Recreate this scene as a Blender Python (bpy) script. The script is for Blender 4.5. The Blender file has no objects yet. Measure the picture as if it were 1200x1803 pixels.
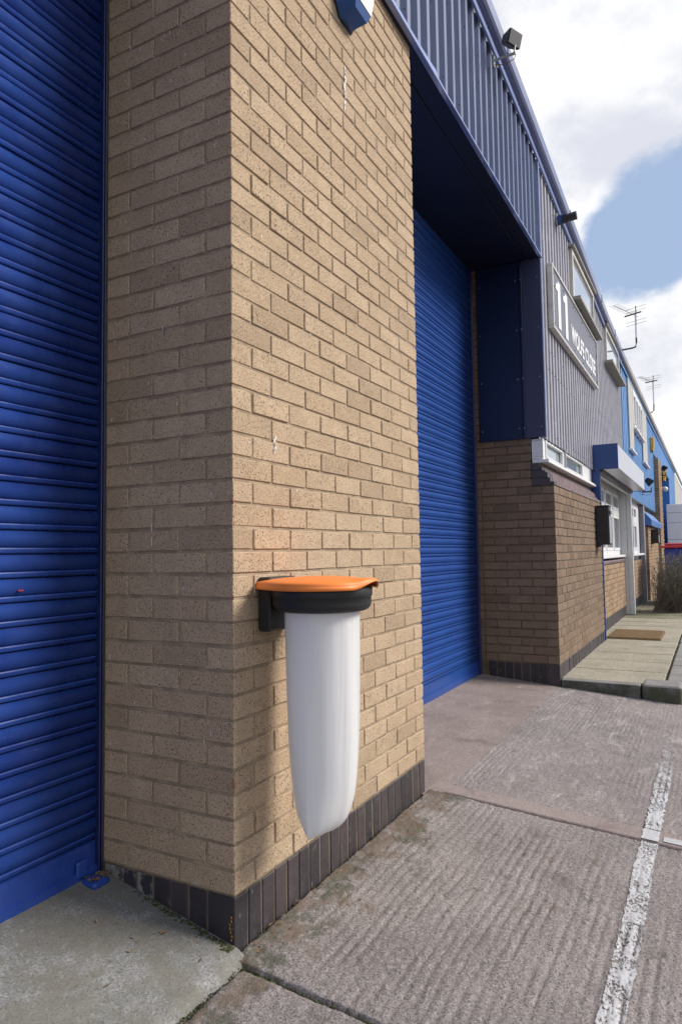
import bpy, bmesh, math, random
import numpy as np
from mathutils import Vector, Matrix

random.seed(7)
RNG = np.random.default_rng(11)
scn = bpy.context.scene
COL = scn.collection
R_ = math.radians

# ------------------------------------------------------------------ camera
F_PX, IMG_H = 1209.8665, 1803.0
YAW, PITCH, ROLL = -1.077797519, 1.630840826, -0.014206518
CAM = Vector((-1.732357, -1.314323, 1.036892))
cam_d = bpy.data.cameras.new('camera')
cam = bpy.data.objects.new('camera', cam_d)
COL.objects.link(cam)
cam.matrix_world = (Matrix.Translation(CAM) @ Matrix.Rotation(YAW, 4, 'Z')
                    @ Matrix.Rotation(PITCH, 4, 'X') @ Matrix.Rotation(ROLL, 4, 'Z'))
cam_d.sensor_fit = 'VERTICAL'
cam_d.sensor_height = 36.0
cam_d.lens = F_PX / IMG_H * 36.0
cam_d.clip_start, cam_d.clip_end = 0.05, 3000
scn.camera = cam

# ------------------------------------------------------------------ light
SUN = Vector((0.40, -0.70, 0.62)).normalized()
SUN_E = math.asin(SUN.z)
SUN_R = math.atan2(SUN.x, SUN.y)
world = bpy.data.worlds.new('World')
scn.world = world
world.use_nodes = True
wn, wl = world.node_tree.nodes, world.node_tree.links
wn.clear()
def W(t, **k):
    n = wn.new(t)
    for a, b in k.items(): setattr(n, a, b)
    return n
w_out, w_bg = W('ShaderNodeOutputWorld'), W('ShaderNodeBackground')
w_bg.inputs['Strength'].default_value = 0.085
w_sky = W('ShaderNodeTexSky', sky_type='NISHITA', sun_disc=False, sun_elevation=SUN_E, sun_rotation=SUN_R)
w_sky.air_density, w_sky.dust_density, w_sky.ozone_density = 1.0, 1.4, 1.2
w_tc = W('ShaderNodeTexCoord')
def wmath(op, a, b=None, c=None, clamp=False):
    n = W('ShaderNodeMath', operation=op, use_clamp=clamp)
    for i, v in enumerate((a, b, c)):
        if v is None: continue
        if isinstance(v, (int, float)): n.inputs[i].default_value = v
        else: wl.new(v, n.inputs[i])
    return n.outputs[0]
def wnoise(scale, detail, rough, off, stretch=1.6, dist=0.0):
    mp = W('ShaderNodeMapping')
    mp.inputs['Scale'].default_value = (1, 1, stretch)
    mp.inputs['Location'].default_value = off
    wl.new(w_tc.outputs['Generated'], mp.inputs['Vector'])
    n = W('ShaderNodeTexNoise')
    n.inputs['Scale'].default_value = scale
    n.inputs['Detail'].default_value = detail
    n.inputs['Roughness'].default_value = rough
    n.inputs['Distortion'].default_value = dist
    wl.new(mp.outputs[0], n.inputs['Vector'])
    return n.outputs['Fac']
def wramp(v, a, b):
    n = W('ShaderNodeMapRange', interpolation_type='SMOOTHSTEP')
    n.inputs['From Min'].default_value, n.inputs['From Max'].default_value = a, b
    wl.new(v, n.inputs['Value'])
    return n.outputs[0]
def wdir(d, r0, r1):          # 1 inside a soft round opening about direction d
    n = W('ShaderNodeVectorMath', operation='DOT_PRODUCT')
    wl.new(w_tc.outputs['Generated'], n.inputs[0]); n.inputs[1].default_value = Vector(d).normalized()
    return wramp(n.outputs['Value'], math.cos(R_(r1)), math.cos(R_(r0)))
big = wnoise(3.1, 11, 0.63, (0.3, 0.1, 0.7), 1.7)
gap = wmath('ADD', wdir((0.906, 0.032, 0.422), 1.0, 6.5), wmath('MULTIPLY', wdir((0.926, 0.072, 0.372), 0.5, 4.5), 0.7))
bank = wmath('ADD', wdir((0.82, 0.10, 0.56), 5, 13), wmath('MULTIPLY', wdir((0.958, 0.05, 0.275), 1, 7), 0.8))
cov = wmath('ADD', wmath('ADD', big, 0.045), wmath('SUBTRACT', wmath('MULTIPLY', bank, 0.16), wmath('MULTIPLY', gap, 0.22)))
mask = wramp(cov, 0.44, 0.63)
shade = wramp(wnoise(4.2, 7, 0.6, (2.3, 0.4, 1.1), 1.5), 0.36, 0.62)
w_cl = W('ShaderNodeMix', data_type='RGBA')
w_cl.inputs[6].default_value = (10.4, 10.6, 11.7, 1)
w_cl.inputs[7].default_value = (15.2, 15.1, 14.9, 1)
wl.new(shade, w_cl.inputs[0])
w_mx = W('ShaderNodeMix', data_type='RGBA')
wl.new(wmath('MULTIPLY', mask, 0.94), w_mx.inputs[0])
w_lift = W('ShaderNodeMix', data_type='RGBA')
w_lift.inputs[0].default_value = 0.75
w_lift.inputs[7].default_value = (6.4, 8.3, 11.8, 1)   # thin high veil over the blue
wl.new(w_sky.outputs[0], w_lift.inputs[6])
wl.new(w_lift.outputs[2], w_mx.inputs[6]); wl.new(w_cl.outputs[2], w_mx.inputs[7])
wl.new(w_mx.outputs[2], w_bg.inputs['Color']); wl.new(w_bg.outputs[0], w_out.inputs['Surface'])

sun_d = bpy.data.lights.new('sun', 'SUN')
sun_d.energy, sun_d.angle, sun_d.color = 5.0, R_(22), (1.0, 0.94, 0.86)
sun = bpy.data.objects.new('sun', sun_d)
COL.objects.link(sun)
sun.rotation_euler = SUN.to_track_quat('Z', 'Y').to_euler()

vs = scn.view_settings
vs.view_transform, vs.look, vs.gamma, vs.use_curve_mapping, vs.exposure = 'Standard', 'None', 1.0, False, -0.19
scn.render.engine = 'CYCLES'
scn.cycles.use_denoising = True
scn.cycles.max_bounces = 8

# ------------------------------------------------------------------ materials
class NT:
    def __init__(s, name):
        s.m = bpy.data.materials.new(name); s.m.use_nodes = True
        s.n, s.l = s.m.node_tree.nodes, s.m.node_tree.links
        s.b = s.n['Principled BSDF']; s.out = s.n['Material Output']
        s.geo = s.n.new('ShaderNodeNewGeometry')
        s.pos = s.geo.outputs['Position']
    def N(s, t, **k):
        n = s.n.new(t)
        for a, b in k.items(): setattr(n, a, b)
        return n
    def put(s, v, sock):
        if isinstance(v, (int, float)): sock.default_value = v
        elif isinstance(v, tuple): sock.default_value = v if len(v) == 4 or sock.type == 'VECTOR' else v + (1,)
        else: s.l.new(v, sock)
    def math(s, op, a, b=0.0, c=0.0, clamp=False):
        n = s.N('ShaderNodeMath', operation=op, use_clamp=clamp)
        for i, v in enumerate((a, b, c)): s.put(v, n.inputs[i])
        return n.outputs[0]
    def noise(s, scale, detail=3, rough=0.55, sc=(1, 1, 1), off=(0, 0, 0), vec=None, dist=0.0):
        mp = s.N('ShaderNodeMapping'); mp.inputs['Scale'].default_value = sc; mp.inputs['Location'].default_value = off
        s.l.new(vec or s.pos, mp.inputs['Vector'])
        n = s.N('ShaderNodeTexNoise')
        n.inputs['Scale'].default_value, n.inputs['Detail'].default_value = scale, detail
        n.inputs['Roughness'].default_value, n.inputs['Distortion'].default_value = rough, dist
        s.l.new(mp.outputs[0], n.inputs['Vector'])
        return n.outputs['Fac']
    def ramp(s, v, a, b, lo=0.0, hi=1.0):
        n = s.N('ShaderNodeMapRange', interpolation_type='SMOOTHSTEP')
        s.put(v, n.inputs['Value'])
        for k, x in (('From Min', a), ('From Max', b), ('To Min', lo), ('To Max', hi)): n.inputs[k].default_value = x
        return n.outputs[0]
    def mix(s, f, a, b, mode='MIX'):
        n = s.N('ShaderNodeMix', data_type='RGBA', blend_type=mode)
        s.put(f, n.inputs[0]); s.put(a, n.inputs[6]); s.put(b, n.inputs[7])
        return n.outputs[2]
    def col(s, c): s.put(c, s.b.inputs['Base Color'])
    def set(s, **k):
        for a, b in k.items(): s.put(b, s.b.inputs[a.replace('_', ' ')])
    def bump(s, h, strength=0.5, dist=0.01):
        n = s.N('ShaderNodeBump'); n.inputs['Strength'].default_value = strength; n.inputs['Distance'].default_value = dist
        s.l.new(h, n.inputs['Height'])
        if s.b.inputs['Normal'].links: s.l.new(s.b.inputs['Normal'].links[0].from_socket, n.inputs['Normal'])
        s.l.new(n.outputs[0], s.b.inputs['Normal'])
    def rnd(s):
        oi = s.N('ShaderNodeObjectInfo')
        return s.math('FRACT', s.math('ADD', oi.outputs['Random'], s.math('MULTIPLY', s.geo.outputs['Random Per Island'], 3.7)))
    def sep(s):
        n = s.N('ShaderNodeSeparateXYZ'); s.l.new(s.pos, n.inputs[0]); return n.outputs

def brick_mat(name, c0, c1, c2, speck=(0.10, 0.06, 0.035), fine=1.0, streak=0.0):
    t = NT(name)
    r = t.rnd()
    base = t.mix(t.ramp(r, 0.0, 0.75), c0, c1)
    base = t.mix(t.ramp(r, 0.80, 0.95), base, c2)
    blotch = t.noise(7.0, 4, 0.6)
    base = t.mix(t.ramp(blotch, 0.35, 0.7, 0.0, 0.35), base, tuple(x * 0.72 for x in c0))
    pale = t.noise(38, 3, 0.6, off=(4, 1, 2))
    base = t.mix(t.ramp(pale, 0.56, 0.74, 0, 0.35), base, tuple(min(1, x * 1.3) for x in c1))
    # dragged pits: short dark flecks, upright as in the wire-cut face
    sp = t.noise(270 * fine, 2, 0.5, sc=(1, 1, 0.6))
    sp2 = t.noise(150 * fine, 3, 0.6, sc=(1, 1, 0.75), off=(3, 7, 1))
    pit = t.math('MAXIMUM', t.ramp(sp, 0.585, 0.645), t.ramp(sp2, 0.635, 0.69))
    base = t.mix(t.math('MULTIPLY', pit, 0.92), base, speck)
    run = t.noise(5.5, 5, 0.65, sc=(1.6, 1.6, 0.14), off=(6, 2, 9))
    base = t.mix(t.ramp(run, 0.58, 0.76, 0, 0.22), base, tuple(x * 0.55 for x in c2))
    wsp = t.noise(26, 2, 0.4, sc=(1.5, 1.5, 0.7), off=(9, 3, 5))
    base = t.mix(t.ramp(wsp, 0.765, 0.785, 0, 0.8), base, (0.62, 0.62, 0.62))
    t.col(base)
    t.set(Roughness=0.88)
    t.b.inputs['Specular IOR Level'].default_value = 0.25
    t.bump(t.math('SUBTRACT', t.noise(120, 4, 0.65), t.math('MULTIPLY', pit, 0.9)), 0.55, 0.004)
    return t.m

M = {}
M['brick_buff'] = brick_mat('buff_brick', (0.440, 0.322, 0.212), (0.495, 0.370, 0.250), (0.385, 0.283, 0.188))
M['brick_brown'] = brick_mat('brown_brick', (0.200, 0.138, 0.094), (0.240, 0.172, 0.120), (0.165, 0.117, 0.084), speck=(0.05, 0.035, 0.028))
M['brick_far'] = brick_mat('distant_buff_brick', (0.31, 0.205, 0.125), (0.39, 0.27, 0.17), (0.25, 0.17, 0.115), fine=0.6)

def mortar(name, c):
    t = NT(name)
    t.col(t.mix(t.ramp(t.noise(11, 4, 0.6), 0.35, 0.7), tuple(x * 0.62 for x in c), c))
    t.set(Roughness=0.95); t.bump(t.noise(160, 3, 0.6), 0.6, 0.003)
    return t.m
M['mortar'] = mortar('buff_mortar', (0.40, 0.305, 0.205))
M['mortar_plinth'] = mortar('dirty_plinth_mortar', (0.20, 0.155, 0.105))
M['mortar_dark'] = mortar('weathered_mortar', (0.17, 0.125, 0.085))

def plinth_mat():
    t = NT('blue_engineering_brick')
    r = t.rnd()
    c = t.mix(r, (0.030, 0.026, 0.030), (0.060, 0.045, 0.048))
    z = t.sep()[2]
    scuff = t.noise(22, 5, 0.7, off=(1, 2, 3))
    c = t.mix(t.ramp(scuff, 0.60, 0.74, 0, 0.5), c, (0.20, 0.18, 0.175))
    c = t.mix(t.ramp(t.noise(60, 3, 0.6, sc=(1, 1, 0.25)), 0.68, 0.74, 0, 0.6), c, (0.33, 0.31, 0.30))
    t.col(c); t.set(Roughness=t.ramp(scuff, 0.3, 0.7, 0.38, 0.75))
    t.bump(t.noise(45, 4, 0.6), 0.35, 0.004)
    return t.m
M['plinth'] = plinth_mat()
t = NT('cement_smeared_plinth_brick')
sm = t.ramp(t.noise(17, 5, 0.72, off=(5, 2, 8), sc=(1, 1, .8)), 0.44, 0.52)
t.col(t.mix(sm, (0.034, 0.031, 0.038), (0.24, 0.225, 0.21))); t.set(Roughness=0.75); t.bump(sm, 0.4, 0.004)
M['plinth_smear'] = t.m
t = NT('purple_coping_brick')
t.col(t.mix(t.rnd(), (0.13, 0.085, 0.09), (0.20, 0.13, 0.125))); t.set(Roughness=0.5); t.bump(t.noise(60, 4), 0.3, 0.004)
M['coping'] = t.m
t = NT('dark_coping_brick')
t.col(t.mix(t.noise(20, 4), (0.035, 0.033, 0.042), (0.075, 0.062, 0.066))); t.set(Roughness=0.5); t.bump(t.noise(60, 4), 0.3, 0.004)
M['coping_dark'] = t.m

def shutter_mat(name, a, b, wear=1.0):
    t = NT(name)
    c = t.mix(t.ramp(t.noise(3.2, 4, 0.6, sc=(0.6, 1, 1.4)), 0.3, 0.7), a, b)
    c = t.mix(t.ramp(t.noise(14, 5, 0.72, sc=(0.30, 1, 2.2), off=(3, 3, 3)), 0.60, 0.76, 0, 0.38 * wear), c, (0.12, 0.20, 0.38))
    c = t.mix(t.ramp(t.noise(75, 2, 0.5, sc=(0.8, 1, 1.1), off=(7, 1, 3)), 0.775, 0.80, 0, 0.55 * wear), c, (0.40, 0.46, 0.58))
    c = t.mix(t.ramp(t.noise(2.4, 5, 0.7, sc=(2.2, 1, 0.35), off=(1, 6, 2)), 0.52, 0.72, 0, 0.45 * wear), c, tuple(x * 0.5 for x in a))
    t.col(c)
    t.set(Roughness=t.ramp(t.noise(9, 4, 0.65), 0.3, 0.75, 0.22, 0.50) if wear > .5 else 0.36)
    t.b.inputs['Specular IOR Level'].default_value = 0.55
    if wear > .5: t.bump(t.noise(18, 3, 0.6, sc=(0.4, 1, 1)), 0.02, 0.004)
    return t.m
M['shutter'] = shutter_mat('navy_gloss_shutter_paint', (0.016, 0.043, 0.225), (0.026, 0.072, 0.315))
M['shutter_mid'] = shutter_mat('royal_blue_shutter_paint', (0.010, 0.052, 0.235), (0.014, 0.066, 0.280), 0.25)
def paint(name, c, rough=0.4, metal=0.0, var=0.15, dirt=None, dscale=6, bump=0.06, sc=(1, 1, 1)):
    t = NT(name)
    f = t.ramp(t.noise(dscale, 5, 0.65, sc=sc), 0.35, 0.72, 0, 1)
    cc = t.mix(f, c, tuple(x * (1 - var) for x in c))
    if dirt:
        cc = t.mix(t.ramp(t.noise(dscale * 3, 5, 0.7, sc=sc, off=(3, 1, 2)), 0.52, 0.75, 0, 0.7), cc, dirt)
    t.col(cc); t.set(Roughness=rough, Metallic=metal)
    if bump: t.bump(t.noise(40, 3, 0.5), bump, 0.004)
    return t.m
M['guide'] = paint('navy_rail_paint', (0.010, 0.018, 0.085), 0.4, dirt=(0.03, 0.05, 0.12))
M['clad_blue'] = paint('blue_grey_sheet', (0.122, 0.146, 0.245), 0.32, 0.2, 0.12, (0.20, 0.21, 0.29), 5, sc=(1, 1, 0.25))
M['clad_grey'] = paint('faded_grey_sheet', (0.34, 0.335, 0.385), 0.42, 0.15, 0.22, (0.55, 0.53, 0.54), 9, sc=(1, 1, 0.3))
M['clad_light'] = paint('light_blue_sheet', (0.075, 0.235, 0.52), 0.45, 0.0, 0.2, (0.13, 0.30, 0.55), 4, sc=(1, 1, 0.2))
M['flash'] = paint('blue_flashing', (0.215, 0.28, 0.52), 0.36, 0.2, 0.15, (0.32, 0.34, 0.5))
M['gutter'] = paint('blue_grey_gutter', (0.20, 0.225, 0.36), 0.32, 0.3, 0.15, (0.30, 0.31, 0.38))
M['gutter_far'] = paint('weathered_beige_gutter', (0.30, 0.28, 0.26), 0.5, 0.1, 0.25, (0.18, 0.17, 0.16))
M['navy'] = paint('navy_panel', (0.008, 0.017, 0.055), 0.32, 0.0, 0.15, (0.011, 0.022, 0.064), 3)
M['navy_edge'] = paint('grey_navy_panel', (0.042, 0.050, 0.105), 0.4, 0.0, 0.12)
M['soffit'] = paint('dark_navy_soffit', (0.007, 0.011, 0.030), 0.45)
M['black_steel'] = paint('black_steel', (0.012, 0.013, 0.018), 0.42, 0.0, 0.2, (0.03, 0.03, 0.035))
M['white'] = paint('white_upvc', (0.74, 0.74, 0.74), 0.38, 0.0, 0.08, (0.58, 0.57, 0.55), 8)
M['white_panel'] = paint('white_reveal_panel', (0.60, 0.61, 0.62), 0.45, 0.0, 0.1, (0.42, 0.41, 0.40), 6)
M['cream'] = paint('weathered_cream_frame', (0.62, 0.60, 0.55), 0.55, 0.0, 0.2, (0.26, 0.23, 0.16), 12)
M['lamp_grey'] = paint('weathered_grey_lamp', (0.105, 0.10, 0.095), 0.5, 0.2, 0.3, (0.2, 0.19, 0.17), 18)
M['chip'] = paint('fresh_broken_brick', (0.34, 0.17, 0.085), 0.95, 0.0, 0.3, (0.20, 0.12, 0.07), 60, bump=0.4)
M['sign_frame'] = paint('off_white_frame', (0.60, 0.59, 0.56), 0.5, 0.0, 0.2, (0.30, 0.28, 0.24), 14)
M['sill'] = paint('dirty_grey_sill', (0.30, 0.295, 0.26), 0.7, 0.0, 0.25, (0.12, 0.105, 0.08), 14)
M['canopy_blue'] = paint('canopy_blue', (0.016, 0.055, 0.21), 0.4, 0.0, 0.12)
M['alu'] = paint('brushed_pale_metal', (0.58, 0.58, 0.62), 0.3, 0.65, 0.08, (0.5, 0.5, 0.54), 3)
M['galv'] = paint('galvanised_metal', (0.42, 0.42, 0.42), 0.45, 0.5, 0.25, (0.25, 0.22, 0.2), 20)
M['rust'] = paint('rusty_fitting', (0.20, 0.10, 0.05), 0.7, 0.2, 0.3)
M['sign'] = paint('grey_sign_face', (0.115, 0.124, 0.168), 0.45, 0.0, 0.08)
M['letters'] = paint('white_lettering', (0.80, 0.80, 0.82), 0.45, 0.0, 0.05, bump=0)
M['screw'] = paint('dark_screw_head', (0.03, 0.03, 0.045), 0.5, bump=0)
M['yellow'] = paint('yellow_alarm_case', (0.62, 0.36, 0.035), 0.4)
M['grey_far'] = paint('pale_grey_render', (0.42, 0.41, 0.39), 0.7, 0.0, 0.12)
M['cabin'] = paint('white_cabin_panel', (0.84, 0.85, 0.88), 0.45, 0.0, 0.06)
M['bin_blue'] = paint('blue_bin_plastic', (0.02, 0.045, 0.28), 0.45)
M['bin_red'] = paint('red_bin_lid', (0.52, 0.03, 0.045), 0.4)
M['awning'] = paint('blue_awning_sheet', (0.035, 0.14, 0.40), 0.4)
M['pipe'] = paint('grey_painted_post', (0.30, 0.30, 0.34), 0.45)
M['lamp_glass'] = paint('lamp_glass', (0.06, 0.06, 0.065), 0.55, bump=0)

def mat_glass(name, c):
    t = NT(name)
    t.col(t.mix(t.noise(3, 3), c, tuple(x * 1.7 for x in c)))
    t.set(Roughness=0.06); t.b.inputs['Specular IOR Level'].default_value = 0.9
    t.b.inputs['Coat Weight'].default_value = 0.6; t.b.inputs['Coat Roughness'].default_value = 0.03
    return t.m
M['glass'] = mat_glass('window_glass', (0.05, 0.06, 0.075))
M['glass_pale'] = mat_glass('pale_window_glass', (0.30, 0.32, 0.36))
M['glass_net'] = mat_glass('obscured_window_glass', (0.19, 0.23, 0.24))

t = NT('orange_lid_plastic')
t.col((0.86, 0.235, 0.042)); t.set(Roughness=0.42); t.bump(t.noise(420, 2), 0.06, 0.002)
M['orange'] = t.m
t = NT('black_moulded_plastic')
t.col((0.016, 0.0165, 0.017)); t.set(Roughness=0.5); t.bump(t.noise(500, 2), 0.10, 0.002)
M['black_plastic'] = t.m
t = NT('white_bag_film')
t.col((0.89, 0.885, 0.88)); t.set(Roughness=0.15, Alpha=0.965)
t.b.inputs['Subsurface Weight'].default_value = 0.0
t.bump(t.noise(16, 3, 0.5, sc=(1, 1, 0.07), dist=0.8), 0.30, 0.010)
trn = t.N('ShaderNodeBsdfTranslucent'); trn.inputs[0].default_value = (0.8, 0.82, 0.84, 1)
mxs = t.N('ShaderNodeMixShader'); mxs.inputs[0].default_value = 0.28
t.l.new(t.b.outputs[0], mxs.inputs[1]); t.l.new(trn.outputs[0], mxs.inputs[2]); t.l.new(mxs.outputs[0], t.out.inputs[0])
M['bag'] = t.m

def concrete(name, a, b, dark, sp_scale=120, moss=0.0, green=(0.035, 0.045, 0.012), pale=None, rough=0.9, groove=0.0, bs=0.55):
    t = NT(name)
    c = t.mix(t.ramp(t.noise(2.6, 5, 0.65), 0.32, 0.68), a, b)
    if pale:
        c = t.mix(t.ramp(t.noise(8.0, 6, 0.7, sc=(0.5, 1.4, 1), off=(2, 5, 1), dist=0.8), 0.52, 0.68, 0, 0.75), c, pale)
    g = t.noise(sp_scale, 3, 0.65)
    c = t.mix(t.ramp(g, 0.51, 0.60, 0, 0.8), c, dark)
    c = t.mix(t.ramp(t.noise(sp_scale * 0.7, 3, 0.6, off=(5, 5, 5)), 0.54, 0.64, 0, 0.6), c, tuple(min(1, x * 1.45) for x in b))
    c = t.mix(t.ramp(t.noise(34, 3, 0.6, off=(1, 8, 3)), 0.66, 0.76, 0, 0.5), c, (0.045, 0.05, 0.065))
    st = t.noise(3.3, 5, 0.7, off=(11, 4, 2), dist=0.5)
    c = t.mix(t.ramp(st, 0.54, 0.70, 0, 0.5), c, tuple(x * 0.55 for x in a))
    if moss:
        y = t.sep()[1]
        near = t.ramp(y, -0.34, -0.02, 0.0, 1.0)
        mm = t.math('MULTIPLY', t.ramp(t.math('ADD', t.noise(9, 5, 0.7, off=(8, 2, 1)), t.math('MULTIPLY', near, 0.16)), 0.58, 0.72), moss)
        c = t.mix(mm, c, green)
        rb = t.math('MULTIPLY', t.ramp(t.math('ADD', t.noise(6, 5, 0.7, off=(3, 9, 4)), t.math('MULTIPLY', near, 0.18)), 0.60, 0.72), 0.6)
        c = t.mix(rb, c, (0.155, 0.105, 0.07) if green[0] < .05 else (0.15, 0.14, 0.11))
    t.col(c); t.set(Roughness=rough)
    t.b.inputs['Specular IOR Level'].default_value = 0.3
    t.bump(t.noise(sp_scale * 1.2, 4, 0.7), bs, 0.006)
    return t.m
M['slab_rough'] = concrete('tamped_pink_concrete', (0.230, 0.203, 0.195), (0.305, 0.272, 0.262), (0.085, 0.080, 0.080), 150, 0.6, bs=0.9)
M['slab_scratched'] = concrete('scratched_pale_concrete', (0.222, 0.193, 0.186), (0.292, 0.258, 0.248), (0.105, 0.094, 0.094), 140, 0.0, pale=(0.47, 0.43, 0.41), bs=0.8)
M['slab_strip'] = concrete('trowelled_strip_concrete', (0.25, 0.20, 0.19), (0.285, 0.235, 0.22), (0.17, 0.14, 0.135), 150, bs=0.25)
M['apron_grey'] = concrete('smooth_grey_concrete', (0.188, 0.184, 0.178), (0.248, 0.245, 0.242), (0.112, 0.109, 0.103), 150, 0.3, green=(0.085, 0.086, 0.060), pale=(0.37, 0.375, 0.375), rough=0.8, bs=0.3)
M['apron_pink'] = concrete('smooth_brown_concrete', (0.205, 0.162, 0.148), (0.265, 0.215, 0.20), (0.145, 0.115, 0.105), 140, pale=(0.34, 0.295, 0.275), rough=0.8, bs=0.22)
M['flag'] = concrete('sandy_paving_flag', (0.275, 0.25, 0.195), (0.35, 0.32, 0.255), (0.20, 0.18, 0.135), 90, 0.0, bs=0.3)
M['mossy'] = concrete('mossy_paving', (0.13, 0.13, 0.075), (0.24, 0.225, 0.165), (0.07, 0.075, 0.03), 60, 0.0)
M['asphalt'] = concrete('grey_yard_surface', (0.115, 0.105, 0.105), (0.165, 0.15, 0.148), (0.06, 0.055, 0.055), 70)
M['joint'] = concrete('dirt_in_joint', (0.030, 0.030, 0.018), (0.055, 0.055, 0.026), (0.015, 0.014, 0.010), 120)
t = NT('green_sided_kerb_stone')
c = t.mix(t.ramp(t.noise(5, 5, 0.65), 0.3, 0.7), (0.17, 0.165, 0.16), (0.25, 0.24, 0.23))
nz = t.N('ShaderNodeSeparateXYZ'); t.l.new(t.geo.outputs['Normal'], nz.inputs[0])
side = t.ramp(nz.outputs[2], 0.2, 0.7, 1, 0)       # upright faces tinted dark green, tops left plain
c = t.mix(t.math('MULTIPLY', side, t.ramp(t.noise(8, 5, 0.7), 0.3, 0.6, 0.25, 0.85)), c, (0.05, 0.052, 0.022))
c = t.mix(t.ramp(t.noise(13, 5, 0.7, off=(2, 7, 3)), 0.66, 0.73, 0, 0.6), c, (0.34, 0.34, 0.33))
t.col(c); t.set(Roughness=0.92); t.bump(t.noise(70, 4, 0.7), 0.6, 0.006)
M['kerb'] = t.m
t = NT('coir_doormat')
t.col(t.mix(t.noise(90, 3, 0.7), (0.12, 0.072, 0.032), (0.255, 0.165, 0.08))); t.set(Roughness=1.0); t.bump(t.noise(260, 2), 1.0, 0.01)
M['coir'] = t.m
def line_mat():
    t = NT('worn_white_road_paint')
    x = t.sep()[0]
    # old paint: flakes away in the hollows, and nearly gone towards the far end
    wear = t.math('ADD', t.noise(125, 4, 0.75, sc=(0.6, 1, 1)), t.math('MULTIPLY', t.noise(9, 3, 0.6), 0.35))
    hol = t.N('ShaderNodeAttribute', attribute_name='hollow').outputs['Fac']
    wear = t.math('ADD', t.math('MULTIPLY', wear, 0.86), t.math('MULTIPLY', hol, 0.20))
    gone = t.ramp(x, 1.45, 4.2, 0.0, 0.20)
    a = t.ramp(t.math('ADD', wear, gone), 0.68, 0.745, 1.0, 0.0)
    t.col(t.mix(t.noise(30, 4), (0.36, 0.36, 0.372), (0.49, 0.49, 0.505))); t.set(Roughness=0.75, Alpha=a)
    return t.m
M['line'] = line_mat()
t = NT('twiggy_bark')
t.col(t.mix(t.noise(30, 3), (0.13, 0.105, 0.085), (0.25, 0.205, 0.17))); t.set(Roughness=0.95)
M['twig'] = t.m
t = NT('grey_green_leaf')
t.col(t.mix(t.rnd(), (0.12, 0.115, 0.085), (0.225, 0.215, 0.175))); t.set(Roughness=0.8)
M['leaf'] = t.m
t = NT('moss'); t.col(t.mix(t.noise(60, 3), (0.028, 0.036, 0.008), (0.075, 0.082, 0.022))); t.set(Roughness=1.0); t.bump(t.noise(200, 3), 1.0, 0.006)
M['moss'] = t.m
t = NT('dead_leaf'); t.col(t.mix(t.rnd(), (0.10, 0.055, 0.025), (0.30, 0.20, 0.11))); t.set(Roughness=0.9)
M['litter'] = t.m
M['alarm_blue'] = paint('blue_alarm_lens', (0.018, 0.075, 0.26), 0.2)
M['alarm_cream'] = paint('cream_alarm_case', (0.66, 0.64, 0.57), 0.4, 0.0, 0.06)
M['ink'] = paint('blue_print', (0.14, 0.16, 0.48), 0.5, bump=0)
M['red_paint'] = paint('red_paint_fleck', (0.55, 0.03, 0.02), 0.5, bump=0)
M['fleck_white'] = paint('white_splash', (0.7, 0.7, 0.72), 0.6, bump=0)
M['fleck_yellow'] = paint('yellow_paint_fleck', (0.65, 0.30, 0.02), 0.5, bump=0)
M['fleck_blue'] = paint('blue_paint_fleck', (0.02, 0.09, 0.22), 0.5, bump=0)

# ------------------------------------------------------------------ helpers
def mesh_obj(name, bm, mat, parent=None, smooth=False, kind=None):
    me = bpy.data.meshes.new(name); bm.normal_update(); bm.to_mesh(me); bm.free()
    return link(name, me, mat, parent, smooth, kind)
def link(name, me, mat, parent=None, smooth=False, kind=None):
    if mat is not None and not me.materials: me.materials.append(M[mat])
    if smooth: me.polygons.foreach_set('use_smooth', [True] * len(me.polygons))
    o = bpy.data.objects.new(name, me); COL.objects.link(o)
    if parent: o.parent = parent
    if kind: o['kind'] = kind
    return o
def thing(name, label, cat, group=None, loc=(0, 0, 0), kind=None):
    o = bpy.data.objects.new(name, None); COL.objects.link(o); o.location = loc
    o.empty_display_size = 0.1
    if kind: o['kind'] = kind
    if label: o['label'] = label
    if cat: o['category'] = cat
    if group: o['group'] = group
    return o
def tag(o, label, cat, group=None):
    o['label'] = label; o['category'] = cat
    if group: o['group'] = group
    return o
def box(bm, x0, x1, y0, y1, z0, z1, bev=0.0, seg=1, jit=0.0):
    r = bmesh.ops.create_cube(bm, size=1.0)
    vs_ = r['verts']
    for v in vs_:
        v.co = Vector((x0 + (v.co.x + .5) * (x1 - x0), y0 + (v.co.y + .5) * (y1 - y0), z0 + (v.co.z + .5) * (z1 - z0)))
        if jit: v.co += Vector([random.uniform(-jit, jit) for _ in range(3)])
    if bev:
        es = list({e for v in vs_ for e in v.link_edges})
        bmesh.ops.bevel(bm, geom=es, offset=bev, segments=seg, affect='EDGES', profile=0.5)
def bx(name, mat, parent, *a, bev=0.004, **k):
    bm = bmesh.new(); box(bm, *a, bev=bev); return mesh_obj(name, bm, mat, parent, **k)
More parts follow.
